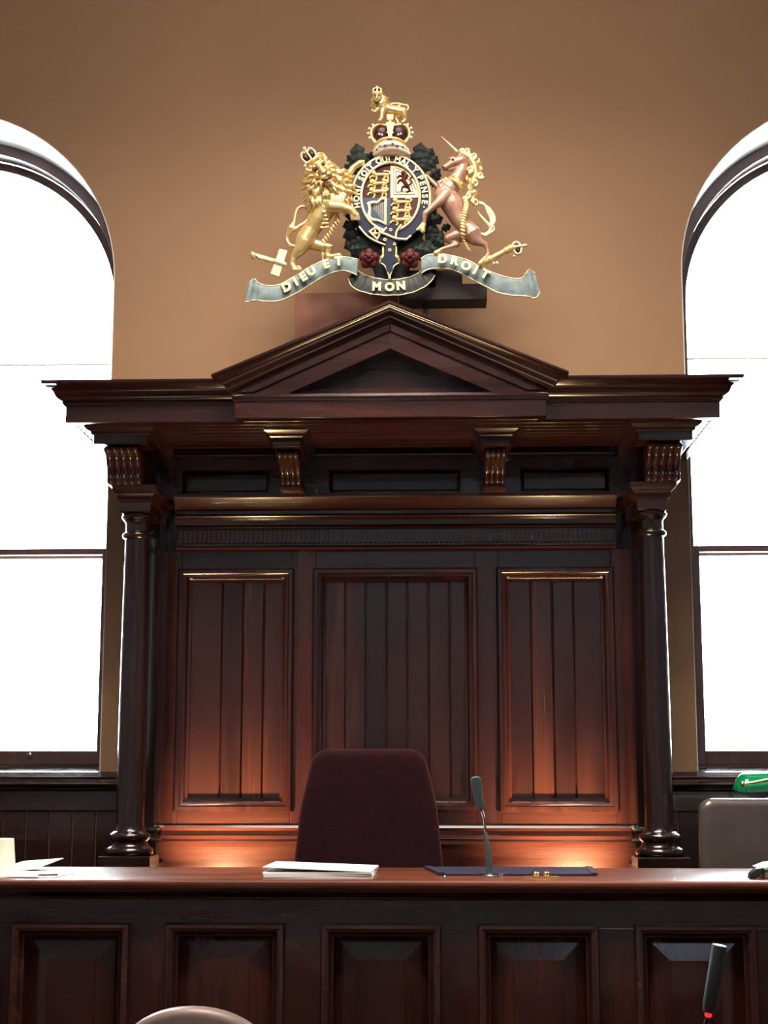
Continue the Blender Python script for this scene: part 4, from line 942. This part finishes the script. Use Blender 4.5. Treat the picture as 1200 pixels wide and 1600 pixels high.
t = thing('paper_stack', 'stack of white papers lying on the bench before the red chair', 'papers', (-.19,5.25,Z))
rp = random.Random(5)
for k in range(7):
    z0 = Z+.0005+k*.0032; c, s = math.cos(R(rp.uniform(-1.2,1.2))), math.sin(R(rp.uniform(-1.2,1.2)))
    q = [(-.178,-.165),(.172,-.168),(.178,.168),(-.172,.172)]
    sl = slab([(-.200+x*c-y*s, 5.225+x*s+y*c) for x,y in q], z0, z0+.0028)
    if k == 6: sl.v = [(x, y, z + (.014*max(0,(-.28-x)/.1)**1.6 if x < -.28 else 0)) for x,y,z in sl.v]
    obj('sheet', sl, PAPER, t)
t = thing('loose_papers', 'loose white papers at the left end of the bench under the card cup', 'papers', (-1.2,5.2,Z))
obj('sheet', slab([(-1.36,5.035),(-1.05,5.045),(-1.035,5.26),(-1.35,5.28)], Z+.0005, Z+.003), PAPER, t)
obj('sheet', slab([(-1.40,5.06),(-1.10,5.03),(-1.075,5.24),(-1.38,5.27)], Z+.0033, Z+.006), PAPER, t)
obj('sheet', slab([(-1.50,5.10),(-1.22,5.05),(-1.19,5.26),(-1.46,5.32)], Z+.0063, Z+.009), PAPER, t)
m = MB(); m.tube([(-1.105,5.07,Z+.0085),(-1.050,5.09,Z+.0085)], .0035, 8); tag(obj('short_pen', m, BLACKP, smooth=50), 'short black pen on the loose white papers', 'pen')
m = MB(); vs = []; q4 = ((-1.345,5.36),(-1.205,5.40),(-1.150,5.585),(-1.285,5.56))
for i in range(11):
    u = i/10
    for j in range(2):
        a_, b_ = (q4[0],q4[1]) if j == 0 else (q4[3],q4[2])
        vs.append((a_[0]*(1-u)+b_[0]*u, a_[1]*(1-u)+b_[1]*u, Z+.003+(.030*(.7+.3*u) if j else .004*u*u)))
vs += [(x,y,z-.0025) for x,y,z in vs]
fs = [(2*i,2*i+2,2*i+3,2*i+1) for i in range(10)] + [(22+2*i+1,22+2*i+3,22+2*i+2,22+2*i) for i in range(10)] + [(2*i,22+2*i,22+2*i+2,2*i+2) for i in range(10)] + [(2*i+1,2*i+3,22+2*i+3,22+2*i+1) for i in range(10)] + [(0,1,23,22),(20,42,43,21)]
tag(obj('curled_paper', m.add(vs, fs), PAPER, smooth=60), 'single curled sheet lifting off the bench behind the card cup', 'paper')
t = thing('card_cup', 'cream card cup standing upside down at the left edge of the bench', 'cup', (-1.264,5.18,Z+.009))
m = MB(); m.lathe([(.052,0),(.054,.002),(.054,.005),(.0515,.007),(.043,.108),(.040,.110),(.037,.106),(.036,.105)], (-1.264,5.18,Z+.009), 32); obj('cup_body', m, CUPM, t, smooth=40)
t = thing('small_box', 'small grey box with a pale green lid at the right edge of the bench', 'box', (1.29,5.16,Z))
m = MB(); m.box(1.225,1.36,5.10,5.24,Z,Z+.026); obj('box_body', m, GREYB, t, bevel=.003)
m = MB(); m.prism_y([(1.215,Z+.032),(1.225,Z+.027),(1.365,Z+.027),(1.365,Z+.055),(1.25,Z+.045)], 5.095, 5.245); obj('lid', m, TEAL, t, bevel=.003)
m = MB(); m.prism_y([(1.176,Z+.001),(1.196,Z+.001),(1.222,Z+.020),(1.224,Z+.036),(1.200,Z+.032),(1.180,Z+.018)], 5.09, 5.13); tag(obj('stapler', m, BLACKP, bevel=.003), 'small black stapler leaning against the grey box', 'stapler')

# ------------------------------------------------------------------ side table with the green lamp
t = thing('side_table', 'dark wooden side table against the wall behind the taupe chair', 'table', (1.65,6.62,.5))
obj('tabletop', MB().box(1.27,2.05,6.40,6.84,1.09,1.12), WX, t, bevel=.004)
for x in (1.30,1.98):
    for y in (6.43,6.77): obj('leg', MB().box(x,x+.04,y,y+.04,.5,1.09), WZ, t, bevel=.003)
t = thing('bankers_lamp', 'brass lamp with a green glass shade behind the taupe chair', 'lamp', (1.55,6.55,1.12))
m = MB(); m.lathe([(.085,0),(.085,.014),(.05,.024),(.014,.032),(.009,.05),(.009,.30),(.013,.31),(.009,.32),(.009,.36)], (1.55,6.55,1.12), 24); obj('stand', m, BRASS, t, smooth=40)
m = MB(); n, k = 20, 18; vs = []
for i in range(n+1):
    u = i/n; x = 1.400+.30*u; e = min(1, math.sin(PI*min(max(u,.0),1))*2.6)**.5 if 0 < u < 1 else .12
    for j in range(k+1):
        a = R(-12)+R(204)*j/k; vs.append((x, 6.52-.072*e*math.cos(a), 1.512+.066*e*math.sin(a)+.012*u))
N = len(vs); vs += [(x, 6.52+(y-6.52)*.93, 1.512+(z-1.512)*.93) for x,y,z in vs]
fs = [(i*(k+1)+j,(i+1)*(k+1)+j,(i+1)*(k+1)+j+1,i*(k+1)+j+1) for i in range(n) for j in range(k)]
fs += [tuple(N+q for q in reversed(f)) for f in fs[:]]
for i in range(n):
    for j in (0,k): fs.append((i*(k+1)+j, N+i*(k+1)+j, N+(i+1)*(k+1)+j, (i+1)*(k+1)+j))
for i in (0,n):
    for j in range(k): fs.append((i*(k+1)+j, i*(k+1)+j+1, N+i*(k+1)+j+1, N+i*(k+1)+j))
obj('shade', m.add(vs, fs), GREEN, t, smooth=60)
m = MB(); m.tube([(1.428,6.432,1.535),(1.47,6.430,1.541),(1.55,6.430,1.556),(1.68,6.432,1.562)], [.006,.005,.006,.006], 10); m.ell((1.424,6.433,1.534),(.010,.010,.011)); m.tube([(1.55,6.55,1.478),(1.55,6.47,1.50),(1.56,6.432,1.556)], .005, 8); obj('arm', m, BRASS, t, smooth=60)

# ------------------------------------------------------------------ clerk's table in front and its microphone
t = thing('clerk_table', 'dark wooden table in front of the bench carrying the near microphone', 'table', (.85,3.55,0))
obj('tabletop', MB().box(.25,1.45,3.2,3.9,.72,.75), WT, t, bevel=.004)
for x in (.28,1.36):
    for y in (3.23,3.81): obj('leg', MB().box(x,x+.06,y,y+.06,0,.72), WZ, t, bevel=.003)
obj('apron', MB().box(.34,1.36,3.245,3.265,.62,.72), WX, t)
t = thing('near_microphone', 'dark cylindrical microphone with a red light ring at the bottom right corner', 'microphone', (.70,3.45,.75))
m = MB(); m.lathe([(.06,0),(.06,.012),(.05,.02),(.014,.024)], (.70,3.45,.75), 28); obj('base', m, BLACKM, t, smooth=40)
m = MB(); m.tube(curve_pts([(.70,3.45,.77),(.705,3.45,.86),(.725,3.43,.97),(.7485,3.402,1.078)],14), .0055, 10); obj('gooseneck', m, BLACKM, t, smooth=50)
a, b = Vector((.7515,3.40,1.092)), Vector((.779,3.395,1.232)); ax = (b-a).normalized()
m = MB(); m.lathe([(.0120,0),(.0135,.004),(.0152,.02),(.0158,.138),(.0150,.140),(.0146,.139)], (0,0,0), 28)
M = ax.to_track_quat('Z','X').to_matrix(); m.v = [tuple(a + M @ Vector(v)) for v in m.v]; obj('microphone_head', m, mat('dark_grille', (.012,.017,.019), .5, bump=.4, bscale=400), t, smooth=40)
m = MB(); m.lathe([(.0143,.1385),(.0143,.1408),(.010,.1416)], (0,0,0), 28); m.v = [tuple(a + M @ Vector(v)) for v in m.v]; obj('sky_sheen_cap', m, mat('painted_sky_sheen', (.42,.50,.58), .35), t, smooth=30)  # pale blue colour stands in for sky reflected on the flat end
m = MB(); m.lathe([(.0055,-.009),(.0072,-.007),(.0072,-.001),(.0055,0)], (0,0,0), 20); m.v = [tuple(a + M @ Vector(v)) for v in m.v]; obj('light_ring', m, REDLED, t, smooth=40)
